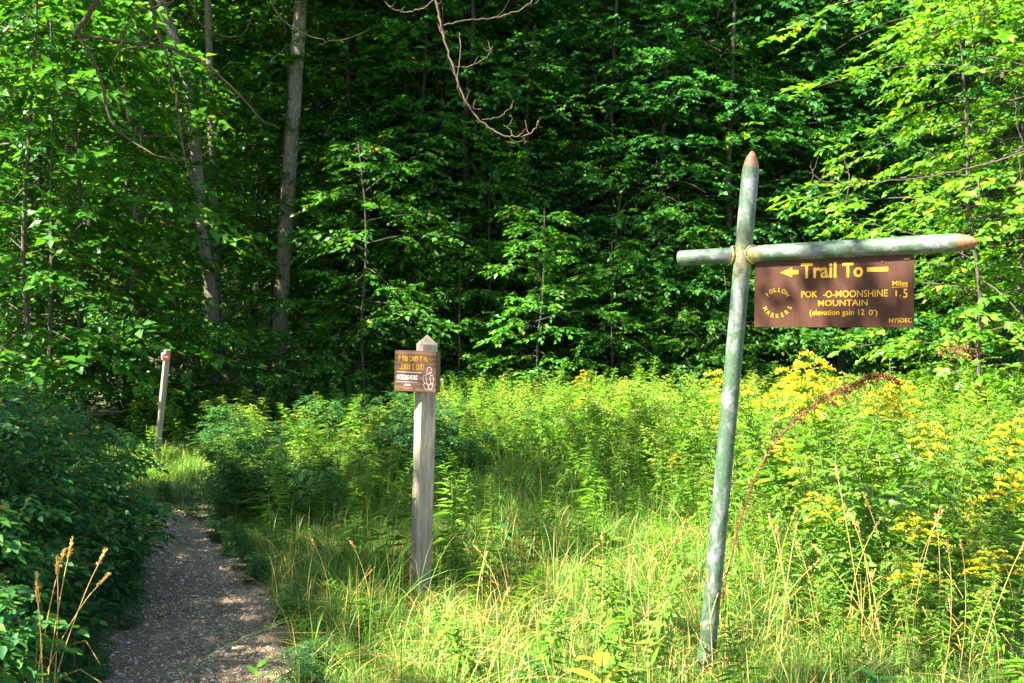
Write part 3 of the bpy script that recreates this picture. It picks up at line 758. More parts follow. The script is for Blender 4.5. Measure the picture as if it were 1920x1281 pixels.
def meadow_bushes():
    r = np.random.default_rng(44)
    for i in range(15):
        p = r.uniform(880, 1950); y = r.uniform(*((9.5, 14) if p < 1150 else (5.2, 12))); x = (p - 960) / F * y
        if p < 1450 and y < 7.6: continue
        woody('meadow_bush', 'meadowbush', int(r.integers(3)), None, x, y, r.random() * 6.28, r.uniform(.6, .85) * np.interp(y, [5, 8, 14], [.85, .95, .85]), 'broad leaved bushy plant among the goldenrod ' + where(x, y), 'weed', 'bushy plants among the goldenrod')
meadow_bushes()
# the flowering ones that stand out, placed from their seen positions: (px, top py, depth, scale)
r = np.random.default_rng(32)
for k, (px, py, d, lab) in enumerate([
    (1520, 648, 6.3, 'tallest goldenrod with a broad yellow head under the brown sign'), (1475, 682, 6.4, 'yellow goldenrod left of the tallest one under the brown sign'),
    (1560, 690, 6.1, 'yellow goldenrod right of the tallest one, beside the dry red dock'), (1500, 668, 6.6, 'yellow goldenrod close behind the tallest one'), (1600, 700, 6.6, 'yellow goldenrod behind the arching dry dock'), (1660, 705, 6.6, 'yellow goldenrod under the drooping tip of the dry dock'),
    (1742, 782, 6.0, 'yellow goldenrod in the middle of the right hand meadow'), (1868, 765, 5.6, 'tall yellow goldenrod near the right edge'), (1885, 868, 5.0, 'goldenrod with a single yellow spray at the right edge'),
    (1725, 952, 4.9, 'bright yellow goldenrod right of the pale seed heads'), (1625, 932, 5.0, 'slim goldenrod with small yellow tufts among the seed heads'), (1760, 1062, 4.6, 'small yellow goldenrod low on the right'),
    (1872, 1030, 4.6, 'yellow goldenrod with drooping sprays low at the right edge'), (1892, 1198, 4.25, 'nearest goldenrod with a large yellow head, bottom right corner'), (1080, 690, 12.5, 'small goldenrod with a yellow tip against the dark wood'), (690, 795, 10, 'goldenrod with a yellow tip behind the wooden post, to its left')]):
    q = P(px, py, d); h = max(.3, q.z - float(gz(q.x, d))) / 1.04
    f, g = GF[k % 3]
    o = link('goldenrod', f, loc=(q.x, d, float(gz(q.x, d)))); o.rotation_euler = (0, 0, k * 1.3); o.scale = (.95, .95, h / [1.0, 1.1, .92][k % 3])
    if k < 6 or k == 13:
        o.scale = (1.3, 1.3, o.scale[2])
    link('flower_head', g, o)
    tag(o, lab, 'goldenrod', 'goldenrod in full flower')

# ------------------------------------------------------------------ grass
def grass_patch(name, n, area, hfun, wid, m, label, seed, segs=4, spread=.5, clump=7):
    rg = np.random.default_rng(seed)
    X, Y = area(rg, n // clump)
    X = np.repeat(X, clump) + rg.normal(0, .035, len(X) * clump); Y = np.repeat(Y, clump) + rg.normal(0, .035, len(Y) * clump)
    ok = ~on_trail(X, Y, -.04 + 0 * X); X, Y = X[ok], Y[ok]; n = len(X)
    near = np.minimum(np.hypot(X + .553, Y - 5.85), np.hypot(X - .918, Y - 4.62)); H = hfun(X, Y) * np.clip(near / .32, .3, 1) * rg.uniform(.45, 1.2, n); az = np.repeat(rg.random(n // clump + 1) * 6.28, clump)[:n] + rg.normal(0, 1.0, n)
    bend = np.abs(rg.normal(.75, spread, n)); wv = wid * rg.uniform(.6, 1.3, n)
    t = np.linspace(0, 1, segs + 1)
    hx = np.stack([np.cos(az), np.sin(az)], -1); tw = az + 1.57 + rg.normal(0, .5, n); sx = np.stack([np.cos(tw), np.sin(tw)], -1)
    cz = H[:, None] * (t - .62 * np.minimum(bend, 1.35)[:, None] * t ** 2.4); co = H[:, None] * bend[:, None] * t ** 1.8
    base = gz(X, Y)
    V = np.zeros((n, 2 * segs + 1, 3))
    for k in range(segs):
        wk = wv * (1 - (t[k]) ** 1.5 * .8)
        for s_, off in ((0, -1), (1, 1)):
            V[:, 2 * k + s_, 0] = X + hx[:, 0] * co[:, k] + off * sx[:, 0] * wk; V[:, 2 * k + s_, 1] = Y + hx[:, 1] * co[:, k] + off * sx[:, 1] * wk
            V[:, 2 * k + s_, 2] = base + cz[:, k] - (.02 if k == 0 else 0)
    V[:, -1, 0] = X + hx[:, 0] * co[:, -1]; V[:, -1, 1] = Y + hx[:, 1] * co[:, -1]; V[:, -1, 2] = base + cz[:, -1]
    mb = MB(); o = (np.arange(n) * (2 * segs + 1))[:, None]
    Q = np.concatenate([o[:, None] + np.array([[2 * k, 2 * k + 1, 2 * k + 3, 2 * k + 2] for k in range(segs - 1)])[None]], 1).reshape(-1, 4)
    T_ = (o + np.array([[2 * segs - 2, 2 * segs - 1, 2 * segs]])).reshape(-1, 3)
    mb.v.append(V.reshape(-1, 3).astype(np.float32)); mb.n = n * (2 * segs + 1)
    mb.f += [Q.reshape(-1).astype(np.int32), T_.reshape(-1).astype(np.int32)]; mb.sz += [np.full(len(Q), 4, np.int32), np.full(len(T_), 3, np.int32)]
    mb.mi += [np.zeros(len(Q), np.int32), np.zeros(len(T_), np.int32)]
    tag(link(name, mb.mesh(name, m)), label, 'grass', kind='stuff')
def cone(y0, y1, p0, p1, pw=.7):
    def f(rg, n):
        y = y0 + (y1 - y0) * rg.random(n) ** (1 / 1.6 if pw > 1 else 1) if False else np.sqrt(rg.uniform(y0 ** 1.2, y1 ** 1.2, n) ** (2 / 1.2))
        p = rg.uniform(p0, p1, n); return (p - 960) / F * y, y
    return f
def clumpy(x, y): return (.72 + .38 * np.sin(x * 3.1 + 1.7 * np.sin(y * 2.3)) * np.sin(y * 2.9 + x) + .30 * np.sin(x * 8.3 + 2 * np.sin(y * 5.1)) * np.sin(y * 7.7 + 1.3 * np.sin(x * 6))).clip(.22, 1.5)
grass_patch('meadow_grass', 60000, cone(3.4, 10.0, 430, 1600), lambda x, y: (.20 + .035 * (y - 4)).clip(.17, .38) * clumpy(x, y) * np.clip((x - trail_x(y) - trail_w(y)) * 1.6 + .25, .2, 1), .0030, M['grass'], 'long tangled sunlit grass around the sign posts', 1)
grass_patch('fine_grass', 36000, cone(3.4, 8.5, 430, 1950), lambda x, y: .17 + 0 * x, .0018, M['grass'], 'short fine grass underneath the tall meadow grass', 2, 3, .6, 9)
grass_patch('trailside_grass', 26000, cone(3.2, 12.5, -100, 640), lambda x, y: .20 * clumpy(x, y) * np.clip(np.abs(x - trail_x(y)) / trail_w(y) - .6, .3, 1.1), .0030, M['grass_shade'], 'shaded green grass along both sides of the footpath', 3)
grass_patch('tangled_grass', 6500, cone(3.6, 9.5, 480, 1650), lambda x, y: .55 * clumpy(x * 1.4, y * 1.3), .0021, M['grass'], 'long flopped pale grass blades lying across the meadow grass', 8, 5, .55, 3)
grass_patch('far_grass', 11000, cone(8.0, 12.8, 540, 1120), lambda x, y: .48 * clumpy(x, y), .005, M['grass'], 'tall grass between the middle weeds and the goldenrod', 12, 3, .5)
grass_patch('straw_litter', 1500, cone(3.6, 7.5, 480, 1650), lambda x, y: .40 + 0 * x, .0018, M['straw'], 'dead straw blades caught in the meadow grass', 9, 5, .8, 4)
def post_area(rg, n):
    y = rg.uniform(10.2, 12.6, n); p = rg.uniform(195, 470, n); return (p - 960) / F * y, y
grass_patch('marker_grass', 7000, post_area, lambda x, y: .24 + 0 * x, .005, M['grass'], 'tall bright grass around the foot of the marker post', 4, 4, .5)

def field_weeds():
    r = np.random.default_rng(61); got = []
    for _ in range(900):
        y = r.uniform(3.9, 9.5); p = r.uniform(520, 1480); x = (p - 960) / F * y
        if x < trail_x(y) + trail_w(y) + .25 or len(got) > 60: continue
        if any((x - a) ** 2 + (y - b) ** 2 < .06 for a, b in got) or (abs(p - 787) < 60 and y < 6.2) or (abs(p - 1330) < 45 and y < 4.9): continue
        got.append((x, y))
        if r.random() < 1:
            f, g = GR[[1, 3, 5, 7][int(r.integers(4))]]; h = r.uniform(.30, .52)
            o = link('meadow_weed', f, loc=(x, y, float(gz(x, y)))); o.scale = (.8, .8, h); o.rotation_euler = (r.normal(0, .2), r.normal(0, .2), r.random() * 6.28)
            tag(o, 'small upright weed in the grass ' + where(x, y), 'weed', 'small weeds in the grass')
        else:
            woody('meadow_weed', 'weed', int(r.integers(3)), None, x, y, r.random() * 6.28, r.uniform(.28, .42), 'small bushy weed in the grass ' + where(x, y), 'weed', 'small weeds in the grass')
field_weeds()
# ------------------------------------------------------------------ dry stalks
def stalk_mesh(seed, h, style):
    rg = np.random.default_rng(seed); mb = MB()
    l = rg.normal(0, .13, 2) * h
    sp = smooth_path([(0, 0, -.02), (l[0] * .2, l[1] * .2, h * .45), (l[0] * .6, l[1] * .6, h * .8), (l[0], l[1], h)], 6)
    tube(mb, sp, [.0020, .0013], 5)
    hb = MB(); n = 46; k = len(sp) - 1
    ss = rg.uniform(.86, 1.0, n) * k; pp = np.stack([np.interp(ss, np.arange(k + 1), sp[:, q]) for q in range(3)], -1) + rg.normal(0, .0020, (n, 3))
    dd = rg.normal(0, .25, (n, 3)); dd[:, 2] += 1
    put_leaves(hb, DIAMOND, pp, dd, rg.standard_normal((n, 3)), .014)
    bl = MB(); m = 3
    a = rg.random(m) * 6.28; z = rg.uniform(.15, .55, m) * h
    for i in range(m):
        L = rg.uniform(.12, .25); b0 = np.array([np.interp(z[i], sp[:, 2], sp[:, 0]), np.interp(z[i], sp[:, 2], sp[:, 1]), z[i]])
        c, s = math.cos(a[i]), math.sin(a[i])
        v = [b0, b0 + (c * L * .5 - s * .003, s * L * .5 + c * .003, L * .3), b0 + (c * L * .5 + s * .003, s * L * .5 - c * .003, L * .3), b0 + (c * L, s * L, -.02)]
        mb.add(v, [[0, 2, 1], [1, 2, 3]], 3)
    return mb.mesh('stalk', M['straw']), hb.mesh('seed_head', M['straw'])
ST = [stalk_mesh(300 + i, 1.0, 0) for i in range(6)]
def stalk(px, py, d, k, label, tilt=(0, 0)):
    q = P(px, py, d); z0 = float(gz(q.x, d)); h = max(.2, q.z - z0)
    o = link('dry_grass_stalk', ST[k % 6][0], loc=(q.x, d, z0)); o.scale = (1, 1, h); o.rotation_euler = (tilt[1], tilt[0], k * 1.1)
    link('seed_head', ST[k % 6][1], o); tag(o, label, 'dry grass', 'dry straw coloured grass stalks'); return o
r = np.random.default_rng(55); k = 0
for (x0, x1, y0, y1, d0, d1, n, lab) in [(20, 85, 950, 1090, 3.25, 3.6, 7, 'tall dry straw stalk at the bottom left corner'), (1000, 1130, 960, 1150, 4.4, 5.2, 4, 'dry straw stalk in the grass between the posts'), (1150, 1260, 980, 1120, 4.2, 4.8, 8, 'dry straw stalk in the tuft left of the green pole'),
                                    (1300, 1420, 960, 1130, 4.1, 4.6, 5, 'dry straw stalk in front of the foot of the green pole'), (1430, 1560, 930, 1120, 4.2, 4.8, 5, 'dry straw stalk right of the green pole'),
                                    (1590, 1730, 838, 1000, 4.4, 5.0, 9, 'tall pale seed headed stalk among the goldenrod'), (1740, 1910, 930, 1120, 4.2, 4.9, 8, 'dry straw stalk among the goldenrod near the right edge'), (600, 760, 1000, 1120, 5.0, 5.9, 6, 'thin dry stalk left of the wooden post'), (850, 1000, 1000, 1150, 4.8, 6, 6, 'thin dry stalk right of the wooden post')]:
    for i in range(n):
        stalk(x0 + (x1 - x0) * (i + .5 + r.uniform(-.4, .4)) / n, r.uniform(y0, y1), r.uniform(d0, d1), k, lab, (r.normal(0, .12), r.normal(0, .08))); k += 1

# arching dry dock
def dock():
    d = 5.3
    pts = [(1352, 1140), (1372, 1050), (1395, 960), (1430, 870), (1480, 800), (1540, 750), (1600, 722), (1640, 706), (1670, 708), (1688, 722)]
    b = P(*pts[0], d); base = Vector((b.x, d, float(gz(b.x, d))))
    t = empty('dry_dock', base)
    loc = [Vector((P(x, y, d).x - base.x, 0, P(x, y, d).z - base.z)) for x, y in pts]
    loc = [Vector((-.01, 0, -.03))] + loc
    sp = smooth_path(loc, 8); mb = MB(); tube(mb, sp, [.0045, .0036, .0015], 6)
    rg = np.random.default_rng(9)
    link('stem', mb.mesh('dock_stem', plain('red_stem', (.14, .022, .014), .5, .3, 30)), t)
    hb = MB(); N = len(sp) - 1
    for (a0, a1, n, sp_, s_) in ((.42, 1.0, 900, .008, .012), (.60, .80, 380, .018, .011), (.3, .45, 90, .012, .012)):
        s = rg.uniform(a0, a1, n) * N; pp = np.stack([np.interp(s, np.arange(N + 1), sp[:, q]) for q in range(3)], -1)
        c = np.round(rg.uniform(0, 60, n)) / 60; pp += rg.normal(0, sp_, (n, 3)) * (.5 + c[:, None])
        put_leaves(hb, DIAMOND, pp, rg.standard_normal((n, 3)), rg.standard_normal((n, 3)), s_)
    # side sprays hanging
    for i in range(16):
        s = rg.uniform(.5, .85) * N; p0 = np.array([np.interp(s, np.arange(N + 1), sp[:, q]) for q in range(3)])
        L = rg.uniform(.04, .12); dr = np.array([rg.normal(.4, .5), rg.normal(0, .6), -rg.uniform(.2, 1)]); dr = dr / np.linalg.norm(dr) * L
        n = 34; f = rg.random(n)[:, None]
        put_leaves(hb, DIAMOND, p0 + dr * f + rg.normal(0, .004, (n, 3)), rg.standard_normal((n, 3)), rg.standard_normal((n, 3)), .012)
    link('seed_cluster', hb.mesh('dock_seeds', M['dock']), t)['kind'] = 'stuff'
    tag(t, 'dry red brown dock stem arching right from behind the green pole', 'dock')
    # second, small one against the wood at the right
    q = P(1795, 660, 11); z0 = float(gz(q.x, 11)); t2 = empty('dry_dock', (q.x, 11, z0)); mb = MB()
    tube(mb, smooth_path([(.08, 0, 0), (.05, 0, .8), (0, 0, q.z - z0)]), [.008, .004], 5); link('stem', mb.mesh('dock_stem', M['twig_red']), t2)
    hb = MB(); n = 260; pp = rg.normal(0, 1, (n, 3)) * (.11, .08, .05) + (0, 0, q.z - z0); put_leaves(hb, DIAMOND, pp, rg.standard_normal((n, 3)), rg.standard_normal((n, 3)), .03)
    link('seed_cluster', hb.mesh('dock_seeds', M['dock']), t2)['kind'] = 'stuff'; tag(t2, 'small rusty brown dock head at the wood edge right of the sign', 'dock')
dock()

# broad leaved plants with leaves one can pick out
LV = MB(); LV.add([[0, 0, 0], [.16, .2, .03], [.22, .45, .04], [.14, .75, .0], [0, 1, -.12], [-.14, .75, 0], [-.22, .45, .04], [-.16, .2, .03], [0, .45, -.02], [0, .75, -.05], [0, .2, 0]],
                  [[0, 1, 10, 10], [1, 2, 8, 10], [2, 3, 9, 8], [3, 4, 9, 9], [4, 5, 9, 9], [5, 6, 8, 9], [6, 7, 10, 8], [7, 0, 10, 10]][1:3] + [[5, 6, 8, 9], [6, 7, 10, 8]], 4)
LV.add([[0, 0, 0], [.16, .2, .03], [0, .2, 0], [-.16, .2, .03], [.14, .75, 0], [0, 1, -.12], [0, .75, -.05], [-.14, .75, 0]], [[0, 1, 2], [0, 2, 3], [4, 5, 6], [6, 5, 7]], 3)
def broad(px, py, d, n, L, m, label, name='broadleaf_plant', flat=.25, h=.1):
    q = P(px, py, d); z0 = float(gz(q.x, d)); t = empty(name, (q.x, d, z0))
    me = LV.mesh('broad_leaf', m, True)
    mb = MB(); tube(mb, [(0, 0, -.02), (0, 0, h)], [.005, .003], 5); link('stem', mb.mesh('stem', M['stem']), t)
    for i in range(n):
        o = link('leaf', me, t, (0, 0, h * (.5 + .5 * i / n))); o.scale = (L,) * 3; o.rotation_euler = (flat + .12 * (i % 3), 0, i * 2.4 + px)
    tag(t, label, name.replace('_', ' ').split()[-1]); return t
M['yg'] = leaf_mat('yellowing_leaf', [(0, (.22, .30, .03)), (1, (.42, .30, .04))], .35, (1.2, 1.1, .5))
broad(1130, 1262, 4.0, 5, .17, M['yg'], 'yellow green milkweed with broad leaves at the bottom centre edge', h=.28)
for i, (px, py, d, n, L, lab) in enumerate([(835, 1190, 4.7, 6, .10, 'low dark dandelion like rosette right of the wooden post foot'), (700, 1165, 5.0, 6, .09, 'low broad leaved weed left of the wooden post foot'), (480, 1275, 4.2, 5, .08, 'small rosette at the right edge of the path'), (1000, 1240, 4.2, 6, .09, 'small broad leaved weed near the bottom centre'),
                                            (870, 1260, 4.1, 5, .08, 'pair leaved weed at the bottom below the wooden post'), (1650, 1250, 4.2, 6, .10, 'broad green leaves at the bottom right'), (60, 1120, 4.4, 7, .09, 'broad leaved weed in the lower left bushes'), (950, 985, 6.4, 6, .11, 'dark broad leaved weed in the bright grass')]):
    broad(px, py, d, n, L, M['leaf_hedge'] if i % 2 else M['leaf_rod'], lab, h=.16 if py > 1100 else .3)

# fallen leaves on the path
for i, (px, py, m, lab) in enumerate([(297, 1160, 'deadleaf', 'yellow fallen leaf in the middle of the path'), (289, 1243, 'deadleaf', 'orange brown fallen leaf near the bottom of the path'), (262, 1154, 'deadleaf', 'small yellow fallen leaf at the left edge of the path'), (402, 1142, 'deadleaf', 'tan fallen leaf right of the middle of the path'),
                                      (447, 1097, 'deadleaf', 'pale fallen leaf at the right edge of the path'), (512, 1160, 'deadleaf', 'orange fallen leaf in the grass right of the path'), (310, 1080, 'deadleaf', 'small dry leaf far along the path')]):
    d = 1.6 * F / (py - 610); x = (px - 960) / F * d
    o = link('fallen_leaf', LV.mesh('fallen_leaf', M[m], True), loc=(x, d, float(gz(x, d)) + .032)); o.scale = (.055,) * 3; o.rotation_euler = (.15, .1, i * 1.9)
    tag(o, lab, 'leaf', 'fallen leaves on the path')

# tall narrow leaved weed right of the wooden post etc.
for k, (px, py, d, lab) in enumerate([(855, 862, 6.4, 'bright whorled fleabane just right of the wooden post'), (715, 860, 5.9, 'tall weed with yellowing leaves just left of the wooden post'), (1098, 820, 8.0, 'upright dark green weed in the bright meadow'), (1135, 860, 7.6, 'second upright dark green weed in the bright meadow'), (278, 800, 11.0, 'narrow leaved weed beside the marker post')]):
    q = P(px, py, d); f, g = GR[1 if k % 2 else 3]; z0 = float(gz(q.x, d))
    o = link('upright_weed', f, loc=(q.x, d, z0)); o.scale = (1.2, 1.2, (q.z - z0) / 1.05); o.rotation_euler = (0, 0, k); tag(o, lab, 'weed')

# ------------------------------------------------------------------ lettering helper
_font_cache = {}
def text_geo(s, bold=.0, shear=0.0):
    key = (s, bold, shear)
    if key in _font_cache: return _font_cache[key]
    cu = bpy.data.curves.new('t', 'FONT'); cu.body = s; cu.size = 1; cu.offset = bold; cu.shear = shear; cu.resolution_u = 3
    o = bpy.data.objects.new('t', cu); C.objects.link(o)
    bpy.context.view_layer.update()
    dg = bpy.context.evaluated_depsgraph_get(); me = bpy.data.meshes.new_from_object(o.evaluated_get(dg))
    V = np.array([v.co[:] for v in me.vertices]).reshape(-1, 3); Fs = [list(p.vertices) for p in me.polygons]
    bpy.data.objects.remove(o); bpy.data.curves.remove(cu); bpy.data.meshes.remove(me)
    _font_cache[key] = (V, Fs); return V, Fs
class Letters:
    """collects glyph outlines in the sign plane (u right, v up) and gives them 1.2 mm of relief"""
    def __init__(s): s.V = []; s.F = []
    def put(s, txt, u, v, w, h, bold=0, shear=0, anchor='box'):
        V, Fs = text_geo(txt, bold, shear); lo, hi = V.min(0), V.max(0)
        sx = w / (hi[0] - lo[0]); sy = h / (hi[1] - lo[1])
        Q = [((p[0] - lo[0]) * sx + u, (p[1] - lo[1]) * sy + v) for p in V]; s._add(Q, Fs)
    def arc(s, txt, cu_, cv, r, a0, a1, h, bold, inward=False):
        capw = {}; n = len(txt)
        for i, ch in enumerate(txt):
            a = a0 + (a1 - a0) * i / (n - 1)
            V, Fs = text_geo(ch, bold); lo, hi = V.min(0), V.max(0); k = h / .72
            cxx = (lo[0] + hi[0]) / 2; th = a - math.pi / 2 if not inward else a + math.pi / 2
            Q = []
            for p in V:
                lx, ly = (p[0] - cxx) * k * .88, (p[1] - .36) * k
                Q.append((cu_ + r * math.cos(a) + lx * math.cos(th) - ly * math.sin(th), cv + r * math.sin(a) + lx * math.sin(th) + ly * math.cos(th)))
            s._add(Q, Fs)
    def poly(s, Q): s._add(Q, [list(range(len(Q)))])
    def line(s, a, b, t):
        a = Vector(a); b = Vector(b); n_ = (b - a).normalized(); p = Vector((-n_.y, n_.x)) * t / 2
        s.poly([tuple(a - p), tuple(b - p), tuple(b + p), tuple(a + p)])
    def _add(s, Q, Fs):
        k = len(s.V); s.V += Q; s.F += [[i + k for i in f] for f in Fs]
    def obj(s, name, m, parent, y, h=.0012):
        n = len(s.V); V = [(u, y, v) for u, v in s.V]
        me = bpy.data.meshes.new(name); me.from_pydata(V, [], s.F); me.materials.append(m)
        import bmesh
        bm = bmesh.new(); bm.from_mesh(me)
        bmesh.ops.recalc_face_normals(bm, faces=bm.faces)
        for f in bm.faces:
            if f.normal.y > 0: f.normal_flip()
        ex = bmesh.ops.extrude_face_region(bm, geom=list(bm.faces))
        for v in [g for g in ex['geom'] if isinstance(g, bmesh.types.BMVert)]: v.co.y -= h
        bm.to_mesh(me); bm.free(); me.update()
        return link(name, me, parent)

def box_mesh(name, sx, sy, sz, m, bev=.003, centre=(0, 0, 0)):
    import bmesh
    bm = bmesh.new(); bmesh.ops.create_cube(bm, size=1)
    for v in bm.verts: v.co = Vector((v.co.x * sx + centre[0], v.co.y * sy + centre[1], v.co.z * sz + centre[2]))
    if bev: bmesh.ops.bevel(bm, geom=list(bm.edges), offset=bev, segments=2, affect='EDGES')
    me = bpy.data.meshes.new(name); bm.to_mesh(me); bm.free(); me.materials.append(m); return me

# ------------------------------------------------------------------ green pipe sign
def pipe(name, A, B, r, tipA, tipB, parent, weld=None):
    """steel pipe from A to B along its own axis; a tip is cut to a long blunt chisel point"""
    A, B = Vector(A), Vector(B); L = (B - A).length; sides = 28; mb = MB(); V = []; rust = []; lich = []
    s = [0.0]
    body0 = .11 if tipA else 0; body1 = L - (.11 if tipB else 0)
    prof = []
    if tipA: prof += [(.0, .06), (.012, .3), (.03, .5), (.06, .76), (.09, .94)]
    else: prof += [(0, .72), (.0, .97), (.003, 1)]
    prof += [(x, 1) for x in np.linspace(max(body0, .01), body1, 26)]
    if tipB: prof += [(L - .085, .96), (L - .060, .84), (L - .036, .66), (L - .016, .42), (L - .005, .24), (L, .06)]
    else: prof += [(L - .003, .99), (L, .96), (L, .7)]
    for x, f in prof:
        for k in range(sides):
            a = 2 * math.pi * k / sides; V.append((math.cos(a) * r * f, math.sin(a) * r * f, x))
            dist = min((L - x) if tipB else 9, x if tipA else 9)
            rust.append(max(0, 1.0 - dist * 6.0) if dist < .16 else 0)
            lich.append(max(0, 1 - abs(x - weld) / .085) if weld is not None else 0)
    n = len(prof); i, j = np.meshgrid(np.arange(n - 1), np.arange(sides), indexing='ij')
    q = np.stack([i * sides + j, i * sides + (j + 1) % sides, (i + 1) * sides + (j + 1) % sides, (i + 1) * sides + j], -1).reshape(-1, 4)
    mb.add(V, q, 4)
    me = mb.mesh(name, M['pole'], True)
    e0 = MB(); 
    at = me.attributes.new('rust', 'FLOAT', 'POINT'); at.data.foreach_set('value', np.array(rust, np.float32))
    at = me.attributes.new('lichen', 'FLOAT', 'POINT'); at.data.foreach_set('value', np.array(lich, np.float32))
    o = link(name, me, parent); o.location = A - parent.location; o.rotation_mode = 'QUATERNION'; o.rotation_quaternion = (B - A).to_track_quat('Z', 'Y')
    for zz, s_, ok in ((0.0005, .74, not tipA), (L - .0005, .74, not tipB)):
        if ok:
            c = MB(); c.add([(math.cos(2 * math.pi * k / 24) * r * s_, math.sin(2 * math.pi * k / 24) * r * s_, zz) for k in range(24)], [list(range(24))], 24)
            link('end_cap', c.mesh('end_cap', M['pole']), o)
    return o
def trail_sign():
    base = Vector((.918, 4.70, 0)); base.z = float(gz(base.x, base.y))
    t = empty('trail_signpost', base); r = .040
    top = Vector((1.124, 4.67, 2.415)); bot = base + Vector((-.02, 0, -.25))
    pipe('post', bot, top, r, False, True, t, weld=(Vector((1.083, 4.675, 1.93)) - bot).length)
    J = Vector((1.083, 4.675, 1.930)); dr = Vector((.809, -.588, .012)).normalized()
    # the arm is two lengths welded to the sides of the post
    pipe('crossarm', J + dr * .034, J + dr * 1.02, r * 1.0, False, True, t, weld=0.0)
    pipe('crossarm_stub', J - dr * .325, J - dr * .034, r * .95, False, False, t)
    # weld bead
    mb = MB(); ax = dr.cross(Vector((0, 0, 1))).normalized(); up = Vector((0, 0, 1))
    for sgn in (1, -1):
        ring = [J + dr * sgn * (.040) + (ax * math.cos(a_) + up * math.sin(a_)) * (r * 1.02) - dr * sgn * .012 * math.cos(2 * a_) for a_ in np.linspace(0, 2 * math.pi, 25)]
        tube(mb, [p - base for p in ring], [.006, .0065], 6, jitter=.2)
    w_ = link('weld_bead', mb.mesh('weld_bead', plain('weld_lichen', (.33, .28, .10), .8, .4, 60), True), t)
    # panel: local frame x along dr, y away from viewer
    ang = math.atan2(dr.y, dr.x)
    W, H = .711, .318; u0 = .058
    panel = link('sign_panel', box_mesh('sign_panel', W, .003, H, M['signbrown'], .0008, (W / 2, 0, H / 2)), t)
    o = J + dr * u0; panel.location = Vector((o.x, o.y, 1.590)) - base; panel.rotation_euler = (0, 0, ang)
    f = -.0016
    # letters, u in 0..W and v measured up from the lower edge; source frame 1420..1718 x 478..613
    def U(px): # pixel to u through the true perspective of the plane
        t_ = (px - 960) / F; x0, y0 = o.x, o.y; return (t_ * y0 - x0) / (dr.x - t_ * dr.y)
    def Vv(px, py):
        u = U(px); d = o.y + dr.y * u; return 1.6 - (py - 610) / F * d - 1.590
    def put(L, s, x0, x1, ytop, ybot, **k):
        xm = (x0 + x1) / 2; v0, v1 = Vv(xm, ybot), Vv(xm, ytop); L.put(s, U(x0), v0, U(x1) - U(x0), v1 - v0, **k)
    L = Letters(); put(L, 'Trail', 1501.5, 1568, 493, 522, bold=.022); put(L, 'To', 1579.5, 1618, 493, 520.5, bold=.022); L.obj('lettering', M['signyellow'], panel, f)['label'] = 'large Trail To lettering'
    L = Letters()
    yA = Vv(1480, 511); L.poly([(U(1463), yA), (U(1485), yA - .022), (U(1485), yA - .0095), (U(1497), yA - .0095), (U(1497), yA + .0095), (U(1485), yA + .0095), (U(1485), yA + .022)])
    L.obj('arrow', M['signyellow'], panel, f)
    L = Letters(); yB = Vv(1645, 505.5); L.poly([(U(1625), yB - .0095), (U(1665), yB - .0095), (U(1665), yB + .0095), (U(1625), yB + .0095)]); L.obj('bar', M['signyellow'], panel, f)
    L = Letters(); put(L, 'POK', 1502.5, 1532.5, 546, 558, bold=.006); put(L, '-O-MOONSHINE', 1543, 1664.5, 544.5, 557.5, bold=.006); put(L, 'MOUNTAIN', 1534, 1627, 562.5, 574, bold=.006)
    L.obj('lettering', M['signyellow'], panel, f)['label'] = 'destination name lettering'
    L = Letters(); put(L, '(elevation gain 12', 1518.5, 1621, 580.5, 594.5, bold=.003); put(L, "0')", 1629, 1645.5, 580.5, 594.5, bold=.003); L.obj('lettering', M['signyellow'], panel, f)['label'] = 'elevation gain lettering'
    L = Letters(); put(L, 'Miles', 1673, 1701.5, 527, 536, bold=.004); put(L, '1.', 1679, 1689.5, 545, 556, bold=.014); put(L, '5', 1693.5, 1701.5, 542, 559, bold=.014)
    L.line((U(1672), Vv(1672, 539)), (U(1702), Vv(1702, 538)), .0022); L.obj('lettering', M['signyellow'], panel, f)['label'] = 'underlined Miles lettering with 1.5 below'
    L = Letters(); put(L, 'NYSDEC', 1667, 1710, 597, 605, bold=.002); L.obj('lettering', M['signyellow'], panel, f)
    L = Letters(); cu_, cv = U(1457.5), Vv(1457.5, 568)
    L2 = Letters()
    L.arc('FOLLOW', cu_, cv, .060, R(141), R(39), .0200, .008); L2.arc('MARKERS', cu_, cv + .004, .064, R(208), R(335), .0200, .008, inward=True)
    L.obj('lettering', M['signyellow'], panel, f)['label'] = 'arched word FOLLOW'; L2.obj('lettering', M['signyellow'], panel, f)['label'] = 'curved word MARKERS'
    # small dents and bolt heads, yellow tab at the top edge
    for px, py in ((1456, 563), (1582, 532)):
        mb = MB(); u_, v_ = U(px), Vv(px, py); mb.add([(u_ + .0022 * math.cos(a_), f - .0003, v_ + .0022 * math.sin(a_)) for a_ in np.linspace(0, 5.5, 8)], [list(range(8))[::-1]], 8); link('bolt_hole', mb.mesh('bolt_hole', M['signblack']), panel)
    mb = MB(); 
    tabm = box_mesh('paint_tab', .024, .004, .004, M['signyellow'], 0, (U(1700), -.003, H - .026)); link('paint_tab', tabm, panel)
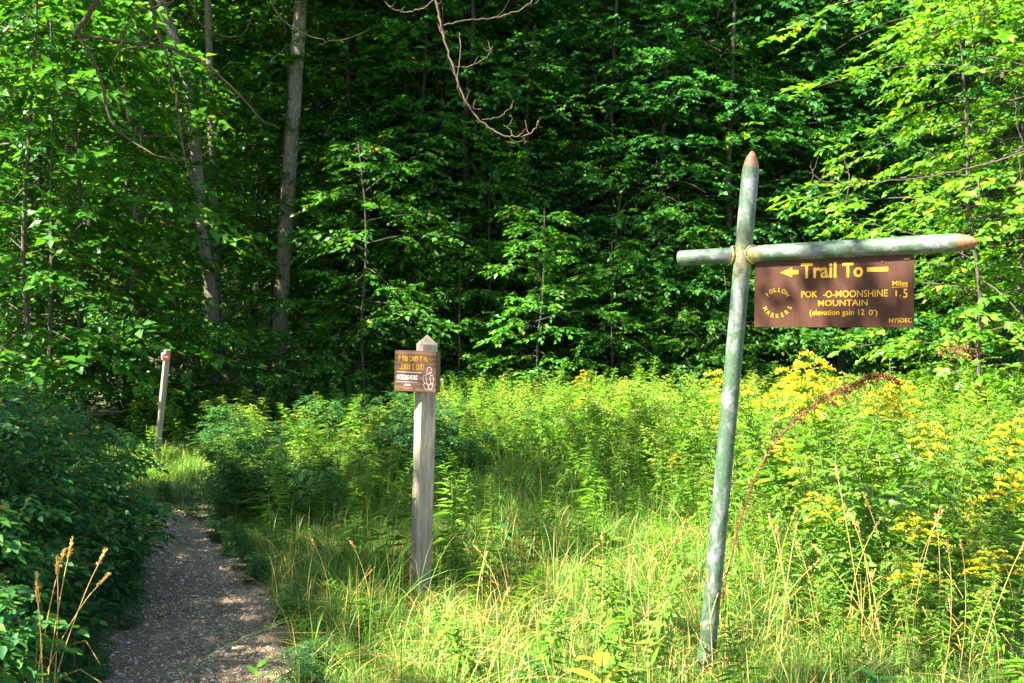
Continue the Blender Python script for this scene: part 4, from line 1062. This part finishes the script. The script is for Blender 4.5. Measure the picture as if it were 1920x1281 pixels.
    for u_ in (.12, .58):
        mb = MB(); a_ = np.linspace(0, 2 * math.pi, 9)[:-1]; vz = H - .034
        mb.add([(u_ + .006 * math.cos(t_), f - .003, vz + .006 * math.sin(t_)) for t_ in a_] + [(u_ + .006 * math.cos(t_), f, vz + .006 * math.sin(t_)) for t_ in a_], [list(range(8))[::-1]], 8)
        mb.add(np.array([(u_ + .006 * math.cos(t_), f - .003, vz + .006 * math.sin(t_)) for t_ in a_] + [(u_ + .006 * math.cos(t_), f, vz + .006 * math.sin(t_)) for t_ in a_]), [[i, (i + 1) % 8, 8 + (i + 1) % 8, 8 + i] for i in range(8)], 4)
        link('bolt_head', mb.mesh('bolt_head', M['signbrown']), panel)
    # clamps joining panel and arm behind the pipe
    for u_ in (.12, .58):
        s_ = link('bracket', box_mesh('bracket', .03, .006, .05, M['signbrown'], .001, (u_, .006, H - .012)), panel)
    tag(t, 'green painted metal pipe post with pointed arm and brown hanging trail sign', 'signpost')
trail_sign()

# ------------------------------------------------------------------ wooden post with board
def wood_sign():
    import bmesh
    base = Vector((-.553, 5.97, 0)); base.z = float(gz(base.x, base.y)); t = empty('wooden_signpost', base)
    s = .099; bm = bmesh.new(); rgp = random.Random(4)
    lv = [-.25, .0, .1, .25, .45, .7, .95, 1.2, 1.4, 1.497]
    rings = []
    hs = s / 2; ch = .004
    for z in lv:
        pts = [(hs - ch, -hs), (hs, -hs + ch), (hs, hs - ch), (hs - ch, hs), (-hs + ch, hs), (-hs, hs - ch), (-hs, -hs + ch), (-hs + ch, -hs)]
        q = .0012; rings.append([bm.verts.new((x + rgp.uniform(-q, q), y + rgp.uniform(-q, q), z)) for x, y in pts])
    for a_, b_ in zip(rings, rings[1:]):
        for k in range(8): bm.faces.new((a_[k], a_[(k + 1) % 8], b_[(k + 1) % 8], b_[k]))
    bm.faces.new(rings[0][::-1]); me = bpy.data.meshes.new('post'); bm.faces.new(rings[-1]); bm.to_mesh(me); bm.free(); me.materials.append(M['postwood'])
    post = link('post', me, t); post.rotation_euler = (0, math.atan2(.045, 1.55), 0)
    # order: tilt then spin about own axis
    post.rotation_mode = 'QUATERNION'
    q = Matrix.Rotation(math.atan2(.045, 1.55), 3, 'Y') @ Matrix.Rotation(R(28), 3, 'Z'); post.rotation_quaternion = q.to_quaternion()
    bm = bmesh.new(); h2 = hs - .001
    c = [bm.verts.new(p) for p in ((-h2, -h2, 1.4972), (h2, -h2, 1.4972), (h2, h2, 1.4972), (-h2, h2, 1.4972))]; ap = bm.verts.new((0, 0, 1.555))
    for k in range(4): bm.faces.new((c[k], c[(k + 1) % 4], ap))
    bm.faces.new(c[::-1]); me = bpy.data.meshes.new('post_cap'); bm.to_mesh(me); bm.free(); me.materials.append(M['postwood']); link('pointed_top', me, post)
    # drying cracks, thin dark grooves standing as recessed slivers
    # board
    th = R(-30)
    n_ = Vector((math.sin(th), -math.cos(th), 0))
    pc = Vector((-.553 + .045 * 1.33 / 1.55, 5.97, 1.327))
    bc = pc + n_ * .093
    W, H, T = .300, .242, .045
    board = link('sign_board', box_mesh('sign_board', W, T, H, M['board'], .002), t); board.location = bc - base
    board.rotation_euler = (0, R(.8), th)
    f = -T / 2 - .0003
    L = Letters(); L.put('IF  YOU  CARRY  IT  IN...', -.118, .058, .213, .034, bold=.02); L.put('...CARRY  IT  OUT !', -.112, .008, .175, .034, bold=.02); L.obj('lettering', M['signyellow'], board, f)['label'] = 'yellow carry it in, carry it out lettering'
    L = Letters(); L.put('RECYCLING WORKS', -.131, -.052, .150, .030, bold=.035, shear=.25); L.line((-.130, -.006), (.048, -.006), .003); L.line((-.130, -.064), (.02, -.064), .0022)
    L.put('NYSDEC', -.075, -.086, .045, .009, bold=.03); L.obj('lettering', M['signwhite'], board, f)['label'] = 'white recycling works lettering between two lines'
    # three chasing arrows in outline
    L = Letters(); cx, cy, sc = .095, -.040, 1
    def outl(P_, t=.0024):
        for a_, b_ in zip(P_, P_[1:] + P_[:1]): L.line((cx + a_[0], cy + a_[1]), (cx + b_[0], cy + b_[1]), t)
    outl([(-.012, .028), (-.004, .066), (.016, .070), (.026, .050), (.018, .030), (.010, .040), (.000, .024)])
    outl([(-.014, .020), (-.034, .018), (-.036, -.008), (-.026, -.026), (-.010, -.022), (-.016, .004)])
    outl([(-.026, -.030), (-.034, -.034), (-.020, -.062), (.000, -.062), (.000, -.034), (-.010, -.028)])
    outl([(.004, -.034), (.008, -.064), (.024, -.062), (.036, -.034), (.020, -.028)])
    outl([(.018, .022), (.034, .020), (.038, -.004), (.034, -.028), (.020, -.024), (.012, .006)])
    L.obj('recycling_symbol', M['signwhite'], board, f)
    for u_ in (-.005,):
        for v_ in (.095, -.1):
            mb = MB(); mb.add([(u_ + .006 * math.cos(a_), f - .002, v_ + .006 * math.sin(a_)) for a_ in np.linspace(0, 5.5, 8)], [list(range(8))[::-1]], 8); link('bolt_head', mb.mesh('bolt_head', M['signblack']), board)
    tag(t, 'weathered wooden post with pointed top and small brown carry out board', 'signpost')
wood_sign()

def marker_post():
    base = P(290, 868, 11.5); z0 = float(gz(base.x, 11.5)); base = Vector((base.x, 11.5, z0)); t = empty('marker_post', base)
    top = P(314, 655, 11.5)
    p = link('post', box_mesh('marker_post', .060, .060, top.z - z0 + .15, M['postwood'], .005, (0, 0, (top.z - z0 - .15) / 2)), t)
    q = Matrix.Rotation(math.atan2(top.x - base.x, top.z - z0), 3, 'Y') @ Matrix.Rotation(R(38), 3, 'Z'); p.rotation_mode = 'QUATERNION'; p.rotation_quaternion = q.to_quaternion()
    def disc(px, py, r, m, az, name, off):
        mb = MB(); k = 20; A_ = np.linspace(0, 2 * math.pi, k, endpoint=False)
        f_ = [(r * math.cos(a_), -.002, r * math.sin(a_)) for a_ in A_]; b_ = [(x, .002, z) for x, _, z in f_]
        mb.add(f_, [list(range(k))], k); mb.add(b_, [list(range(k))[::-1]], k); mb.add(f_ + b_, [[i, (i + 1) % k, k + (i + 1) % k, k + i][::-1] for i in range(k)], 4)
        o = link(name, mb.mesh(name, m), t); c = P(px, py, 11.5) - base + Vector(off); o.location = c; o.rotation_euler = (0, 0, az); return o
    d = disc(314, 670, .044, M['red'], R(38 - 20), 'trail_marker', (0, -.062, 0)); d['label'] = 'round red trail marker disc'
    L = Letters(); L.put('TRAIL', -.026, -.006, .052, .013, bold=.03); L.line((-.024, .014), (.024, .010), .004); L.obj('marker_print', M['signwhite'], d, -.0022, .0008)
    d = disc(305.5, 668, .042, M['signwhite'], R(38 - 90), 'trail_marker', (0, -.02, 0)); d['label'] = 'pale trail marker disc seen edge on'
    tag(t, 'thin leaning pale wooden post with a round red trail marker near its top', 'post')
marker_post()
